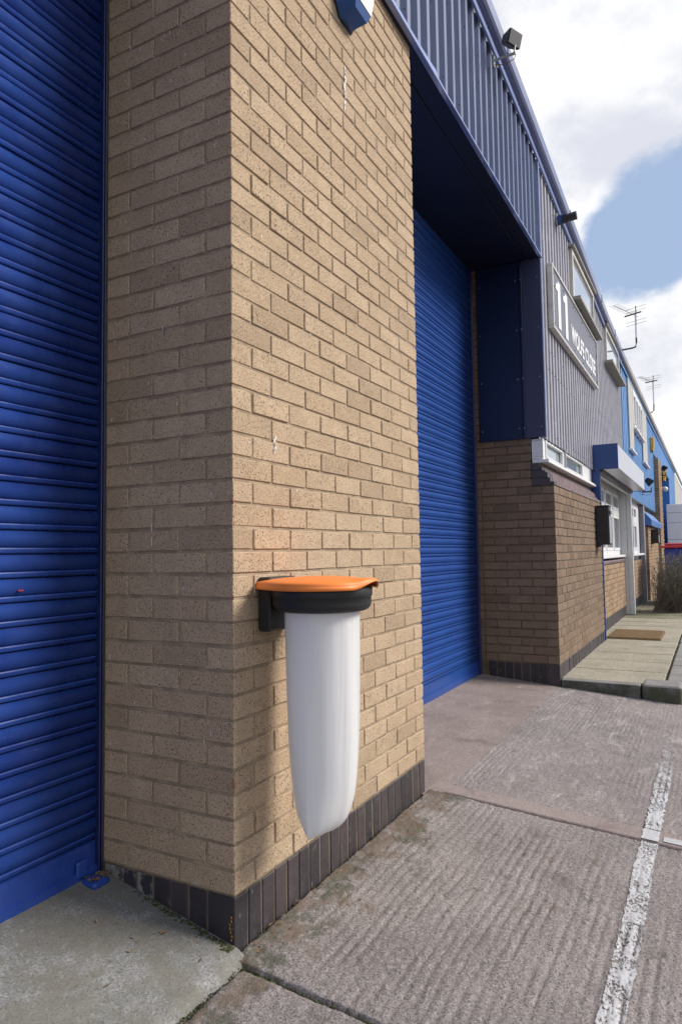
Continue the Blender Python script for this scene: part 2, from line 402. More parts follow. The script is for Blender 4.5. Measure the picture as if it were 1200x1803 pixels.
def tube(bm, pts, rad, n=6, cap=True):
    pts = [Vector(p) for p in pts]
    rads = rad if isinstance(rad, (list, tuple)) else [rad] * len(pts)
    rings = []
    for i, p in enumerate(pts):
        d = (pts[min(i + 1, len(pts) - 1)] - pts[max(i - 1, 0)])
        d = d.normalized() if d.length > 1e-9 else Vector((0, 0, 1))
        up = Vector((0, 0, 1)) if abs(d.z) < 0.9 else Vector((1, 0, 0))
        u = d.cross(up).normalized(); w = d.cross(u)
        rings.append([bm.verts.new(p + (u * math.cos(2 * math.pi * k / n) + w * math.sin(2 * math.pi * k / n)) * rads[i]) for k in range(n)])
    for a, b in zip(rings, rings[1:]):
        for k in range(n): bm.faces.new((a[k], a[(k + 1) % n], b[(k + 1) % n], b[k]))
    if cap:
        bm.faces.new(rings[0][::-1]); bm.faces.new(rings[-1])
def prism_x(bm, prof, x0, x1):            # prof: list of (y, z), closed, extruded along x
    a = [bm.verts.new((x0, y, z)) for y, z in prof]; b = [bm.verts.new((x1, y, z)) for y, z in prof]
    n = len(prof)
    for i in range(n): bm.faces.new((a[i], a[(i + 1) % n], b[(i + 1) % n], b[i]))
    bm.faces.new(a[::-1]); bm.faces.new(b)
def fix(bm): bmesh.ops.recalc_face_normals(bm, faces=bm.faces[:])
def grid_mesh(name, xs, ys, Z, mat, parent, kind=None, smooth=True):
    nx, ny = len(xs), len(ys)
    co = np.empty((nx, ny, 3), np.float32); co[..., 0] = xs[:, None]; co[..., 1] = ys[None, :]; co[..., 2] = Z
    i = np.arange(nx - 1)[:, None] * ny + np.arange(ny - 1)[None, :]
    f = np.stack([i, i + ny, i + ny + 1, i + 1], -1).reshape(-1)
    me = bpy.data.meshes.new(name); nf = (nx - 1) * (ny - 1)
    me.vertices.add(nx * ny); me.vertices.foreach_set('co', co.reshape(-1))
    me.loops.add(nf * 4); me.loops.foreach_set('vertex_index', f.astype(np.int32))
    me.polygons.add(nf); me.polygons.foreach_set('loop_start', np.arange(nf, dtype=np.int32) * 4)
    me.polygons.foreach_set('loop_total', np.full(nf, 4, np.int32))
    me.update(calc_edges=True); me.validate()
    return link(name, me, mat, parent, smooth, kind)
def vnoise(x, y, seed):
    xi, yi = np.floor(x).astype(np.int64), np.floor(y).astype(np.int64)
    fx, fy = x - xi, y - yi
    fx, fy = fx * fx * (3 - 2 * fx), fy * fy * (3 - 2 * fy)
    def h(a, b):
        n = (a * 374761393 + b * 668265263 + seed * 1442695041) & 0x7fffffff
        n = (n ^ (n >> 13)) * 1274126177 & 0x7fffffff
        return ((n ^ (n >> 16)) & 0xffff) / 65535.0
    return (h(xi, yi) * (1 - fx) + h(xi + 1, yi) * fx) * (1 - fy) + (h(xi, yi + 1) * (1 - fx) + h(xi + 1, yi + 1) * fx) * fy
def fbm(x, y, f, seed, o=4):
    r, a, s = 0, 1.0, 0.0
    for k in range(o):
        r = r + a * vnoise(x * f, y * f, seed + k); s += a; a *= 0.55; f *= 2.03
    return r / s
def in_view(p):
    v = (Matrix.Rotation(-ROLL, 3, 'Z') @ Matrix.Rotation(-PITCH, 3, 'X') @ Matrix.Rotation(-YAW, 3, 'Z')) @ (Vector(p) - CAM)
    if v.z > -0.1: return None
    return 600 + F_PX * v.x / -v.z, 901.5 - F_PX * v.y / -v.z

# ------------------------------------------------------------------ ground
def gz(y):                      # forecourt falls away from the wall, then levels
    y = np.asarray(y, float)
    return np.where(y > -2.6, -0.162 + 0.075 * y, -0.357)
bm = bmesh.new()
bmesh.ops.create_grid(bm, x_segments=1, y_segments=1, size=1.0)
for v in bm.verts: v.co = Vector((v.co.x * 1500, v.co.y * 1500, -0.42))
mesh_obj('ground', bm, 'asphalt', kind='structure')
court = thing('forecourt', 'concrete forecourt of tamped slabs with worn white line', None, kind='structure')
bx('joint_bed', 'joint', court, -3.4, 4.85, -2.6, -0.03, -0.50, -0.40, bev=0)
def rib(X, Y, spacing, amp, seed, wob=0.02):
    ph = Y + wob * (fbm(X, Y, 0.9, seed, 3) - 0.5) * 2 + 0.006 * (fbm(X, Y, 7, seed + 5, 2) - 0.5)
    r = np.abs(np.sin(np.pi * ph / spacing)) ** 0.55
    m = np.clip((fbm(X, Y, 1.7, seed + 9, 3) - 0.30) * 3.2, 0.2, 1.0)
    brk = np.clip((fbm(X * 0.22, Y, 24, seed + 21, 2) - 0.22) * 2.6, 0.15, 1)
    return -amp * m * brk * (1 - r)
def slab(name, x0, x1, y0, y1, dx, dy, hf, mat, soft='lrbt'):
    xs = np.linspace(x0, x1, int((x1 - x0) / dx) + 1); ys = np.linspace(y0, y1, int((y1 - y0) / dy) + 1)
    X, Y = np.meshgrid(xs, ys, indexing='ij')
    Z = gz(Y) + hf(X, Y)
    e = np.full(X.shape, 9.0)
    for c_, d_ in (('l', X - x0), ('r', x1 - X), ('b', Y - y0), ('t', y1 - Y)):
        if c_ in soft: e = np.minimum(e, d_)
    rag = 0.006 * fbm(X, Y, 28, 77, 3)
    Z -= np.clip((0.006 + rag - e) / 0.008, 0, 1) ** 2 * 0.045     # worn arrises fall into the joint
    return grid_mesh(name, xs, ys, Z, mat, court)
def h_rough(X, Y):
    near = np.clip((Y + 0.20) / 0.20, 0, 1)
    return (rib(X, Y, 0.036, 0.0085, 3, 0.030) * (1 - 0.75 * near)
            + 0.0045 * (fbm(X * .8, Y, 70, 8, 3) - 0.5) + 0.005 * (fbm(X, Y, 130, 18, 2) - 0.5)
            + 0.010 * (fbm(X, Y, 5, 4, 3) - 0.5) + near * 0.012 * fbm(X, Y, 17, 6, 3))
def h_scr(X, Y):
    return (rib(X, Y, 0.028, 0.0055, 31, 0.01) + 0.0055 * (fbm(X * 0.55, Y, 46, 41, 3) - 0.5)
            + 0.0035 * (fbm(X, Y, 120, 42, 2) - 0.5) + 0.006 * (fbm(X, Y, 2.4, 44, 3) - 0.5))
def h_smooth(X, Y): return 0.005 * (fbm(X, Y, 3, 61, 3) - 0.5) + 0.0015 * (fbm(X, Y, 60, 62, 2) - 0.5)
def h_old(X, Y): return (rib(X, Y, 0.05, 0.003, 71) + 0.006 * (fbm(X, Y, 50, 72, 3) - 0.5) + 0.004 * (fbm(X, Y, 110, 73, 2) - 0.5)
                         + 0.012 * (fbm(X, Y, 6, 74, 3) - 0.5))
o = slab('concrete_slab', -0.035, 1.606, -1.45, -0.004, 0.0085, 0.0060, h_rough, 'slab_rough')
o = slab('concrete_slab', 1.744, 4.60, -1.45, -0.074, 0.0125, 0.0075, h_scr, 'slab_scratched', 'b'); o['label'] = 'pale scratched concrete slab'
o = slab('concrete_strip', 1.613, 1.750, -1.45, -0.004, 0.006, 0.02, h_smooth, 'slab_strip', 'lb')
o = slab('concrete_slab', -0.90, -0.043, -1.45, -0.055, 0.010, 0.008, h_old, 'slab_rough'); o['label'] = 'old rough concrete slab in the corner'
slab('concrete_slab', -3.3, -0.92, -2.58, -0.055, 0.05, 0.05, h_old, 'slab_rough')
for x0, x1 in ((-0.90, -0.043), (-0.035, 1.606), (1.618, 4.58)):
    slab('concrete_slab', x0, x1, -2.58, -1.458, 0.03, 0.02, h_rough, 'slab_rough')
slab('concrete_slab', 4.592, 15.0, -2.58, -1.08, 0.06, 0.03, h_rough, 'slab_rough')

def painted(xs, ys, hf, name='painted_line'):
    X, Y = np.meshgrid(xs, ys, indexing='ij')
    H = hf(X, Y)
    o = grid_mesh(name, xs, ys, gz(Y) + H + 0.0035, 'line', court)
    at = o.data.attributes.new('hollow', 'FLOAT', 'POINT')
    at.data.foreach_set('value', np.clip((H.max() - H) / 0.012, 0, 1).astype(np.float32).reshape(-1))
    return o
def ragged(o, amp, seed):
    me = o.data; n = len(me.vertices); co = np.empty(n * 3, np.float32); me.vertices.foreach_get('co', co); co = co.reshape(-1, 3)
    y0, y1 = co[:, 1].min(), co[:, 1].max(); u = (co[:, 1] - y0) / (y1 - y0)
    drift = 0.011 * (fbm(co[:, 0], co[:, 0] * 0, 1.1, seed + 4, 2) - .5) * 2 - 0.009 * (co[:, 0] - 1)*0
    co[:, 1] += drift + (u - .5) * 2 * amp * (fbm(co[:, 0], u * 3, 38, seed, 3) - 0.5) * 2
    me.vertices.foreach_set('co', co.reshape(-1)); me.update()
ys = np.linspace(-1.058, -0.989, 24)
o = painted(np.linspace(-0.6, 1.600, 300), ys, h_rough); ragged(o, 0.006, 5)
o = painted(np.linspace(1.624, 1.745, 16), ys, h_smooth); ragged(o, 0.006, 6)
o = painted(np.linspace(1.752, 4.40, 230), ys, h_scr); ragged(o, 0.012, 7)
o = painted(np.linspace(1.640, 1.695, 8), np.linspace(-1.40, -1.075, 40), h_smooth)

# sloping thresholds inside the two door openings
apron = thing('threshold', 'smooth grey concrete threshold sloping up to the shutter', None, kind='structure')
xs, ys = np.linspace(-3.1, 0.0, 240), np.linspace(-0.052, 0.75, 110)
X, Y = np.meshgrid(xs, ys, indexing='ij')
ed = np.clip((Y + 0.052) / 0.05, 0, 1)
Z = -0.166 + (Y + 0.05) * 0.205 + 0.004 * (fbm(X, Y, 4, 90, 3) - .5) + 0.0012 * (fbm(X, Y, 60, 91, 2) - .5) - (1 - ed) ** 2 * (0.010 + 0.03 * fbm(X, Y, 20, 92, 3)) + 0.012
grid_mesh('concrete_ramp', xs, ys, Z, 'apron_grey', apron)
apron2 = thing('threshold', 'smooth brown concrete threshold sloping up to the shutter', None, kind='structure')
xs, ys = np.linspace(1.52, 4.66, 260), np.linspace(-0.082, 0.8, 110)
X, Y = np.meshgrid(xs, ys, indexing='ij')
Z = -0.1675 + (Y + 0.08) * 0.089 + 0.004 * (fbm(X, Y, 4, 95, 3) - .5) + 0.001 * (fbm(X, Y, 60, 96, 2) - .5)
grid_mesh('concrete_ramp', xs, ys, Z, 'apron_pink', apron2)

# moss and litter in the joints
def clumps(name, mat, pts, rmin, rmax, flat, parent, label=None):
    bm = bmesh.new()
    for (x, y, z) in pts:
        r = random.uniform(rmin, rmax)
        bmesh.ops.create_icosphere(bm, subdivisions=1, radius=1.0, matrix=Matrix.Translation((x, y, z)) @ Matrix.Rotation(random.uniform(0, 6.28), 4, 'Z') @ Matrix.Diagonal((r * random.uniform(.7, 1.8), r, r * flat, 1)))
    o = mesh_obj(name, bm, mat, parent, smooth=True, kind='stuff'); return o
pts = []
for i in range(520):
    y = -random.random() ** 1.3 * 1.1 - 0.03; pts.append((-0.039 + random.gauss(0, .005), y, float(gz(y)) - 0.012 + random.gauss(0, .003)))
for i in range(70):
    y = -random.random() * 0.5 - 0.15; pts.append((1.612 + random.gauss(0, .003), y, float(gz(y)) - 0.016))
for i in range(330):
    x = -random.random() * 0.9 - 0.05; pts.append((x, -0.060 + random.gauss(0, .006), -0.172 + random.gauss(0, .003)))
for i in range(260):
    y = random.random() ** 2 * 0.4 + 0.0; pts.append((-0.006 - abs(random.gauss(0, .014)) * (1 - y), y, -0.157 + (y + 0.05) * 0.205 + 0.004))
for i in range(330):
    x = random.random() * 1.56; pts.append((x, -0.006 - abs(random.gauss(0, .018)), -0.164 + random.gauss(0, .002)))
tag(clumps('moss', 'moss', pts, 0.0015, 0.0048, 0.5, None), 'dark green moss growing in the concrete joints by the wall', 'moss')

bm = bmesh.new()
for i in range(90):
    x = random.random() * 1.6 - .02; y = -abs(random.gauss(0, .07)) - .012
    if i > 70: x, y = random.uniform(-.5, -.03), random.uniform(-.03, .5)
    z = (float(gz(y)) if y < -.05 else -.166 + (y + .05) * (.205 if x < 0 else 0.0) + .012) + .002
    L, wd, a = random.uniform(.004, .013), random.uniform(.001, .004), random.uniform(0, 6.28)
    u, v = Vector((math.cos(a), math.sin(a), random.uniform(-.2, .35))) * L, Vector((-math.sin(a), math.cos(a), random.uniform(-.3, .3))) * wd
    c = Vector((x, y, z + .002)); bm.faces.new([bm.verts.new(p) for p in (c - u, c + v, c + u, c - v)])
tag(mesh_obj('litter', bm, 'litter', kind='stuff'), 'tiny scraps of dead leaf and grit along the foot of the brick pier', 'litter')

# ------------------------------------------------------------------ bricks
def brick_meshes(tag_, lx, ly, lz, n, mat, bev=0.0022, jit=0.0013):
    out = []
    for k in range(n):
        bm = bmesh.new(); box(bm, 0, lx, 0, ly, 0, lz, bev=bev, jit=jit)
        me = bpy.data.meshes.new(tag_); bm.to_mesh(me); bm.free(); me.materials.append(M[mat]); out.append(me)
    return out
class Wall:
    """collects bricks (origin, size); the nearest in view become parts, the rest one joined part"""
    def __init__(s, parent, mat, name='brick'):
        s.p, s.mat, s.name, s.items = parent, mat, name, []
    def add(s, x, y, z, lx, ly, lz=0.065): s.items.append((x, y, z, lx, ly, lz))
    def build(s, limit=300):
        cache = {}
        def score(it):
            c = Vector((it[0], it[1], it[2])); uv = in_view(c)
            vis = uv and -40 < uv[0] < 1240 and -40 < uv[1] < 1850
            return (0 if vis else 1, (c - CAM).length)
        items = sorted(s.items, key=score)
        for (x, y, z, lx, ly, lz) in items[:limit]:
            key = (round(lx, 4), round(ly, 4), round(lz, 4))
            if key not in cache: cache[key] = brick_meshes(s.name, *key, 7, s.mat)
            o = bpy.data.objects.new(s.name, random.choice(cache[key])); COL.objects.link(o); o.parent = s.p
            o.location = (x, y + random.gauss(0, .0008), z + random.gauss(0, .0007))
        rest = items[limit:]
        if rest:
            bm = bmesh.new()
            for (x, y, z, lx, ly, lz) in rest: box(bm, x, x + lx, y, y + ly, z, z + lz, bev=0.0035, jit=0.0016)
            mesh_obj(s.name, bm, s.mat, s.p, kind='stuff')

ST, HD, MJ = 0.215, 0.1025, 0.010
pier = thing('brick_pier', 'buff brick pier with dark plinth between the two blue shutters, bag holder on its face', 'brick pier')
bx('mortar', 'mortar', pier, 0.0045, 1.5605, 0.0045, 0.75, 0.0, 3.76, bev=0)
bx('mortar', 'mortar_plinth', pier, 0.006, 1.559, 0.006, 0.75, -0.30, -0.0005, bev=0)
wl_ = Wall(pier, 'brick_buff')
for k in range(50):
    z = k * 0.075 + 0.005
    if k % 2 == 0:
        wl_.add(0, 0, z, HD, ST)
        for i in range(6): wl_.add(0.1125 + .225 * i, 0, z, ST, HD)
        wl_.add(1.4625, 0, z, HD, ST)
        wl_.add(0, .225, z, HD, ST); wl_.add(0, .45, z, HD, HD)
        wl_.add(1.4625, .225, z, HD, ST)
    else:
        for i in range(7): wl_.add(.225 * i, 0, z, ST, HD)
        wl_.add(0, .1125, z, HD, ST); wl_.add(0, .3375, z, HD, ST)
        wl_.add(1.4625, .1125, z, HD, ST); wl_.add(1.4625, .3375, z, HD, ST)
wl_.build(300)
pl = Wall(pier, 'plinth', 'plinth_brick')
ZP = -0.235
pl.add(0.001, 0.001, ZP, 0.065, HD, 0.228)
for i in range(1, 21): pl.add(0.001 + i * 0.0749, 0.001 + random.uniform(0, .003), ZP, 0.066, HD, 0.228)
pl.build(300)
pl = Wall(pier, 'plinth', 'plinth_brick'); sm_ = Wall(pier, 'plinth_smear', 'plinth_brick')
for i in range(6):
    (pl if i < 3 else sm_).add(0.001 + random.uniform(0, .003), 0.1125 + i * 0.0745, ZP, HD, 0.0655, 0.228)
pl.build(); sm_.build()

# chipped arrises at the corner of the pier
bm = bmesh.new()
for (z, r) in ((.338, .016), (.905, .008), (1.50, .007), (1.96, .009), (2.41, .006), (.66, .008), (1.205, .009)):
    bmesh.ops.create_icosphere(bm, subdivisions=2, radius=1, matrix=Matrix.Translation((.0015, .0015, z)) @ Matrix.Diagonal((r * .35, r * .35, r, 1)))
for v in bm.verts: v.co += Vector((random.gauss(0, .0007), random.gauss(0, .0007), random.gauss(0, .001)))
mesh_obj('chipped_arris', bm, 'chip', pier, kind='stuff')
# splashes and paint flecks on the pier
bm = bmesh.new()
def fleck(bm, c, w, h, ax):
    x, y, z = c
    if ax == 'x': q = [(x, y - w, z - h), (x, y + w * .6, z - h * .8), (x, y + w, z + h * .7), (x, y - w * .5, z + h)]
    else: q = [(x - w, y, z - h), (x + w * .7, y, z - h * .9), (x + w, y, z + h * .6), (x - w * .4, y, z + h)]
    bm.faces.new([bm.verts.new(p) for p in q])
for i in range(60): fleck(bm, (-0.0035, random.uniform(.02, .54), random.uniform(0.1, 3.0)), random.uniform(.0008, .002), random.uniform(.002, .010), 'x')
for i in range(26): fleck(bm, (random.uniform(.05, 1.5), -0.0035, random.uniform(0.2, 3.6)), random.uniform(.001, .002), random.uniform(.002, .006), 'y')
for z in (1.13, 1.085): fleck(bm, (-0.0035, .335, z), .0022, .016, 'x')
for k in range(9): fleck(bm, (.235 + random.gauss(0, .006), -0.0035, 1.44 - k * .006), .003, .007, 'y')
for k in range(12): fleck(bm, (.80 + random.gauss(0, .004), -0.0035, 3.13 - k * .016), .004, .014, 'y')
mesh_obj('splash', bm, 'fleck_white', pier, kind='stuff')
bm = bmesh.new()
for k in range(7): fleck(bm, (-0.003, .012 + random.gauss(0, .004), -0.06 - k * .011), .003, .004, 'x')
mesh_obj('paint_fleck', bm, 'fleck_yellow', pier, kind='stuff')
bm = bmesh.new()
for (y, z, h) in ((.28, 1.79, .011), (.355, 1.835, .007), (.20, 1.76, .002)): fleck(bm, (-0.003, y, z), .0016, h, 'x')
mesh_obj('paint_fleck', bm, 'fleck_blue', pier, kind='stuff')

# second wall, with the stepped-out lower part
X2, YF, Z0, CH = 4.600, -0.090, 0.024, 0.0762
wall2 = thing('brick_wall', 'brown brick wall with bullnose coping stepping out beneath the long white window', 'brick wall')
bx('mortar', 'mortar_dark', wall2, X2 + .006, 7.49, YF + .006, 0.68, -0.32, 1.64, bev=0)
bx('mortar', 'mortar_dark', wall2, X2 + .0075, 5.3, 0.1175, 0.68, 1.641, 3.76, bev=0)
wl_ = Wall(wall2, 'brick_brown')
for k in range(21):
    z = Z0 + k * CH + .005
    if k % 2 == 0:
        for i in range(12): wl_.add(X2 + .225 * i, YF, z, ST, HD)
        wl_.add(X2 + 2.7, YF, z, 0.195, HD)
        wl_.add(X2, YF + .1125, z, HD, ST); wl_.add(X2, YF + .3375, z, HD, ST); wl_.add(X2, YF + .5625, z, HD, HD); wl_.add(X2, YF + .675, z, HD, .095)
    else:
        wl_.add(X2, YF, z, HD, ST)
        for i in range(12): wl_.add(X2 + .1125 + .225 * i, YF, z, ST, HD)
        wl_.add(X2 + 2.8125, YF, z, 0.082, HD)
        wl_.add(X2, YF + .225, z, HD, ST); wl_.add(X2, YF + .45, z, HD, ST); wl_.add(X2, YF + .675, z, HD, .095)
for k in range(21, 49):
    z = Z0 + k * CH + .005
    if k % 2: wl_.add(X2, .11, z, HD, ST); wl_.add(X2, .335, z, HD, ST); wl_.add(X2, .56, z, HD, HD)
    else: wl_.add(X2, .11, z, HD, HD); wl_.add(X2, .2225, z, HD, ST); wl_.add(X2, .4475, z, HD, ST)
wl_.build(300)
pl = Wall(wall2, 'plinth', 'plinth_brick')
pl.add(X2 + .001, YF + .001, -0.24, .066, HD, .258)
for i in range(1, 38): pl.add(X2 + .001 + i * .0765, YF + .001 + random.uniform(0, .003), -0.24, .0665, HD, .258)
for i in range(7): pl.add(X2 + .001 + random.uniform(0, .004), YF + .1125 + i * .0765, -0.24, HD, .0665, .258)
pl.build()
zt = Z0 + 21 * CH
for j, (ya, yb, z0) in enumerate(((YF - .002, .107, zt + .004), (-.035, .107, zt + .074), (.012, .107, zt + .144))):
    n = 26
    for i in range(n):
        x0 = X2 - .006 + i * (2.9 / n)
        bm = bmesh.new(); box(bm, x0, x0 + 2.9 / n - .008, ya, yb, z0, z0 + .064)
        es = [e for e in bm.edges if all(v.co.y < ya + .01 and v.co.z > z0 + .05 for v in e.verts)]
        bmesh.ops.bevel(bm, geom=es, offset=.035 if j != 1 else .018, segments=4, affect='EDGES')
        mesh_obj('coping_brick', bm, 'coping_dark' if i == 0 or (j == 1 and i < 2) else 'coping', wall2)
bx('coping_bed', 'mortar_dark', wall2, X2 + .006, 7.49, .02, .106, zt, zt + .21, bev=0)

# ------------------------------------------------------------------ roller shutters
def shutter(label, xa, xb, yp, zb, ztop, mat, pitch, rails, rail_y):
    root = thing('roller_shutter', label, 'roller shutter', 'blue roller shutters in the loading doors')
    prof = [(0.010, 0.0), (-0.001, -0.0015), (-0.007, -0.007), (-0.0125, -0.016), (-0.0145, -0.026), (-0.0125, -0.037), (-0.007, -0.046),
            (-0.001, -0.0515), (0.003, -0.0530), (-0.004, -0.0545), (-0.0055, -0.058), (-0.0055, -0.068), (-0.002, -0.0715), (0.010, -0.0725)]
    s = pitch / 0.0745
    bm = bmesh.new()
    a = [bm.verts.new((xa, y, z * s)) for y, z in prof]; b = [bm.verts.new((xb, y, z * s)) for y, z in prof]
    for i in range(len(prof) - 1):
        f = bm.faces.new((a[i], a[i + 1], b[i + 1], b[i])); f.smooth = i not in (7, 8, 9)
    bm.faces.new(a); bm.faces.new(b[::-1]); fix(bm)
    me = bpy.data.meshes.new('slat'); bm.to_mesh(me); bm.free(); me.materials.append(M[mat])
    zb0 = zb + 0.105
    n = int((ztop - zb0) / pitch) + 1
    for k in range(n):
        o = bpy.data.objects.new('slat', me); COL.objects.link(o); o.parent = root
        o.location = (random.gauss(0, .001), yp + random.gauss(0, .0012), zb0 + (k + 1) * pitch)
        o.rotation_euler = (random.gauss(0, .0035 if rail_y < .6 else .0015), 0, 0)
    bx('shutter_backing', 'black_steel', root, xa, xb, yp + .014, yp + .02, zb, ztop, bev=0)
    bm = bmesh.new()
    prism_x(bm, [(yp + .008, zb - .04), (yp - .016, zb - .04), (yp - .018, zb + .022), (yp - .006, zb + .026), (yp - .006, zb + .10), (yp + .008, zb + .104)], xa, xb); fix(bm)
    mesh_obj('bottom_bar', bm, mat, root)
    for (x0, x1) in rails:
        w = x1 - x0
        bm = bmesh.new()
        box(bm, x0, x0 + w * .30, rail_y, yp + .05, zb - .05, ztop, bev=.003); box(bm, x0 + w * .32, x1 - w * .34, rail_y + .012, yp + .05, zb - .05, ztop, bev=.002)
        box(bm, x1 - w * .32, x1, rail_y + .003, yp + .05, zb - .05, ztop, bev=.003)
        mesh_obj('guide_rail', bm, 'guide', root)
    return root
sh1 = shutter('dark navy roller shutter left of the buff brick pier', -3.02, -0.012, .576, -.026, 3.95, 'shutter', .0745, ((-0.024, -0.003), (-3.06, -3.0)), .5485)
sh2 = shutter('royal blue roller shutter right of the buff brick pier, under the deep soffit', 1.60, 4.56, .645, -.075, 3.76, 'shutter_mid', .0745, ((4.535, 4.594), (1.57, 1.62)), .612)
bm = bmesh.new()
box(bm, -0.098, -0.026, .490, .556, -0.075, -0.022, bev=.012, seg=2); box(bm, -0.110, -0.065, .552, .566, -.020, .035, bev=.006)
mesh_obj('floor_lock', bm, 'shutter', sh1)
bm = bmesh.new()
for i in range(26): box(bm, *(lambda x, y, z, s: (x, x + s, y, y + s * .7, z, z + .0015))(random.uniform(-.095, -.012), random.uniform(.485, .545), -.0212 + random.uniform(0, .003), random.uniform(.004, .013)), bev=0)
mesh_obj('debris', bm, 'litter', sh1, kind='stuff')
bm = bmesh.new(); box(bm, -0.34, -0.322, .556, .562, 0.935, 0.9385, bev=0); mesh_obj('paint_fleck', bm, 'red_paint', sh1)

# ------------------------------------------------------------------ cladding, soffits, gutters
GT = [(-6, 5.0), (2.9, 4.93), (4.2, 4.86), (5.8, 4.74), (8.9, 4.54), (11.2, 4.47), (16, 4.45), (60, 4.42)]
def gt(x): return float(np.interp(x, [a for a, b in GT], [b for a, b in GT]))
YC = -0.020
def clad(name, mat, parent, x0, x1, zfn, ztfn, pitch=0.147, depth=0.032, crest=0.45, web=0.12, yc=None, step=None):
    yc = YC if yc is None else yc
    bm = bmesh.new(); xs, ys = [], []
    x = x0
    while x < x1 - 1e-6:
        for fx, d in ((0, 1), (1 - crest - 2 * web, 1), (1 - crest - web, 0), (1 - web, 0)):
            xx = x + fx * pitch
            if xx < x1: xs.append(xx); ys.append(yc + d * depth)
        x += pitch
    xs.append(x1); ys.append(yc + depth)
    lo = [bm.verts.new((a, b, zfn(a))) for a, b in zip(xs, ys)]; hi = [bm.verts.new((a, b, ztfn(a))) for a, b in zip(xs, ys)]
    for i in range(len(xs) - 1): bm.faces.new((lo[i], lo[i + 1], hi[i + 1], hi[i]))
    r = bmesh.ops.extrude_face_region(bm, geom=bm.faces[:])
    for v in r['geom']:
        if isinstance(v, bmesh.types.BMVert): v.co.y += .003
    fix(bm)
    return mesh_obj(name, bm, mat, parent)
def strip_x(name, mat, parent, xs, prof_fn, n_prof):
    """open-ended bar along x whose (y,z) outline may follow the roofline"""
    bm = bmesh.new(); rings = []
    for x in xs: rings.append([bm.verts.new((x, y, z)) for y, z in prof_fn(x)])
    for a, b in zip(rings, rings[1:]):
        for k in range(n_prof): bm.faces.new((a[k], a[(k + 1) % n_prof], b[(k + 1) % n_prof], b[k]))
    bm.faces.new(rings[0]); bm.faces.new(rings[-1][::-1]); fix(bm)
    return mesh_obj(name, bm, mat, parent)
def gut_prof(x):
    g = gt(x)
    return [(-.045, g - .112), (-.085, g - .112), (-.100, g - .095), (-.104, g - .006), (-.097, g), (-.090, g - .006), (-.086, g - .02), (-.045, g - .02)]
def flash_prof(x):
    g = gt(x)
    return [(-.030, g - .178), (-.046, g - .178), (-.050, g - .168), (-.050, g - .104), (-.046, g - .098), (-.030, g - .098)]
unit = thing('warehouse', 'near warehouse bay clad in blue grey ribbed sheet above the brick piers', 'warehouse')
ZS = 3.735
clad('cladding', 'clad_blue', unit, -3.3, 4.595, lambda x: ZS + .03, lambda x: gt(x) - .11, crest=.28, web=.13)
def bent(x):
    d = 0.018 * math.exp(-((x - 1.98) / .10) ** 2) - .022 * math.exp(-((x - 2.16) / .14) ** 2) + .006 * math.sin(x * 7.3) + .007 * math.sin(x * 17 + 1) * (x > 2.8)
    return d * 0.8
def bot_prof(x):
    d = bent(x); f = 1.15 if x < 1.9 else 0.72
    return [(-.022, ZS + .062 * f + d), (-.026, ZS + .062 * f + d), (-.046 + d * .5, ZS + .01 + d), (-.048 + d * .5, ZS - .003 + d), (-.044 + d * .5, ZS - .006 + d), (-.02, ZS - .006)]
strip_x('drip_flashing', 'flash', unit, np.linspace(-3.3, 4.61, 240), bot_prof, 6)
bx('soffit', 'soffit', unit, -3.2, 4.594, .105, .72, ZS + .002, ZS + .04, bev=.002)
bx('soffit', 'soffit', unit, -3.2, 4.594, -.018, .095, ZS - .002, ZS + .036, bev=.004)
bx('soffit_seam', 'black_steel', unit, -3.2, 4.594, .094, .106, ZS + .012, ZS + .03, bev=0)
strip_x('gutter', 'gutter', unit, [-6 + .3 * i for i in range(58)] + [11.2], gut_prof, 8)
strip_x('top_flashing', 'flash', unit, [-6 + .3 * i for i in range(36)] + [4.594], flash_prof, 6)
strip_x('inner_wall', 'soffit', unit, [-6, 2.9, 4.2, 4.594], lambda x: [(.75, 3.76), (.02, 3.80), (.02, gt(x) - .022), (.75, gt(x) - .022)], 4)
bx('roof', 'gutter', unit, -6, 11.2, .10, 12, 4.40, 4.405, bev=0)
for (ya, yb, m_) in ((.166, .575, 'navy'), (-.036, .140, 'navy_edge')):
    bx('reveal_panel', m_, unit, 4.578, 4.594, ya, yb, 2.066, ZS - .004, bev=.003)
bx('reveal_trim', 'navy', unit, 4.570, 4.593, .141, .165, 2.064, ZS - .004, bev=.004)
bm = bmesh.new()
for z in (2.16, 2.62, 3.08, 3.55):
    for y in (.20, .545, .153, .0): bmesh.ops.create_cone(bm, segments=7, radius1=.006, radius2=.004, depth=.006, cap_ends=True, matrix=Matrix.Translation((4.569 if y == .153 else 4.576, y, z)) @ Matrix.Rotation(math.pi / 2, 4, 'Y'))
mesh_obj('rivet', bm, 'galv', unit, kind='stuff')
bm = bmesh.new()
for x in (3.3, 5.9, 8.3, 9.8):
    for d in (0, .012): box(bm, x + d, x + d + .006, -.108, -.06, gt(x) - .09, gt(x) + .012, bev=0)
mesh_obj('gutter_clip', bm, 'gutter', unit, kind='stuff')
bm = bmesh.new()
def screw(bm, x, y, z, r=.0065):
    bmesh.ops.create_cone(bm, segments=7, radius1=r, radius2=r * .6, depth=.007, cap_ends=True, matrix=Matrix.Translation((x, y, z)) @ Matrix.Rotation(math.pi / 2, 4, 'X'))
for i in range(-3, 28):
    x = 0.147 * i + .13
    for z in (ZS + .055, ZS + .13 if i % 2 else ZS + .55, gt(x) - .45):
        if random.random() < .6: screw(bm, x, YC - .003, z)
for i in range(0, 30, 3): screw(bm, 0.3 + i * .147, -.053, gt(.3 + i * .147) - .14)
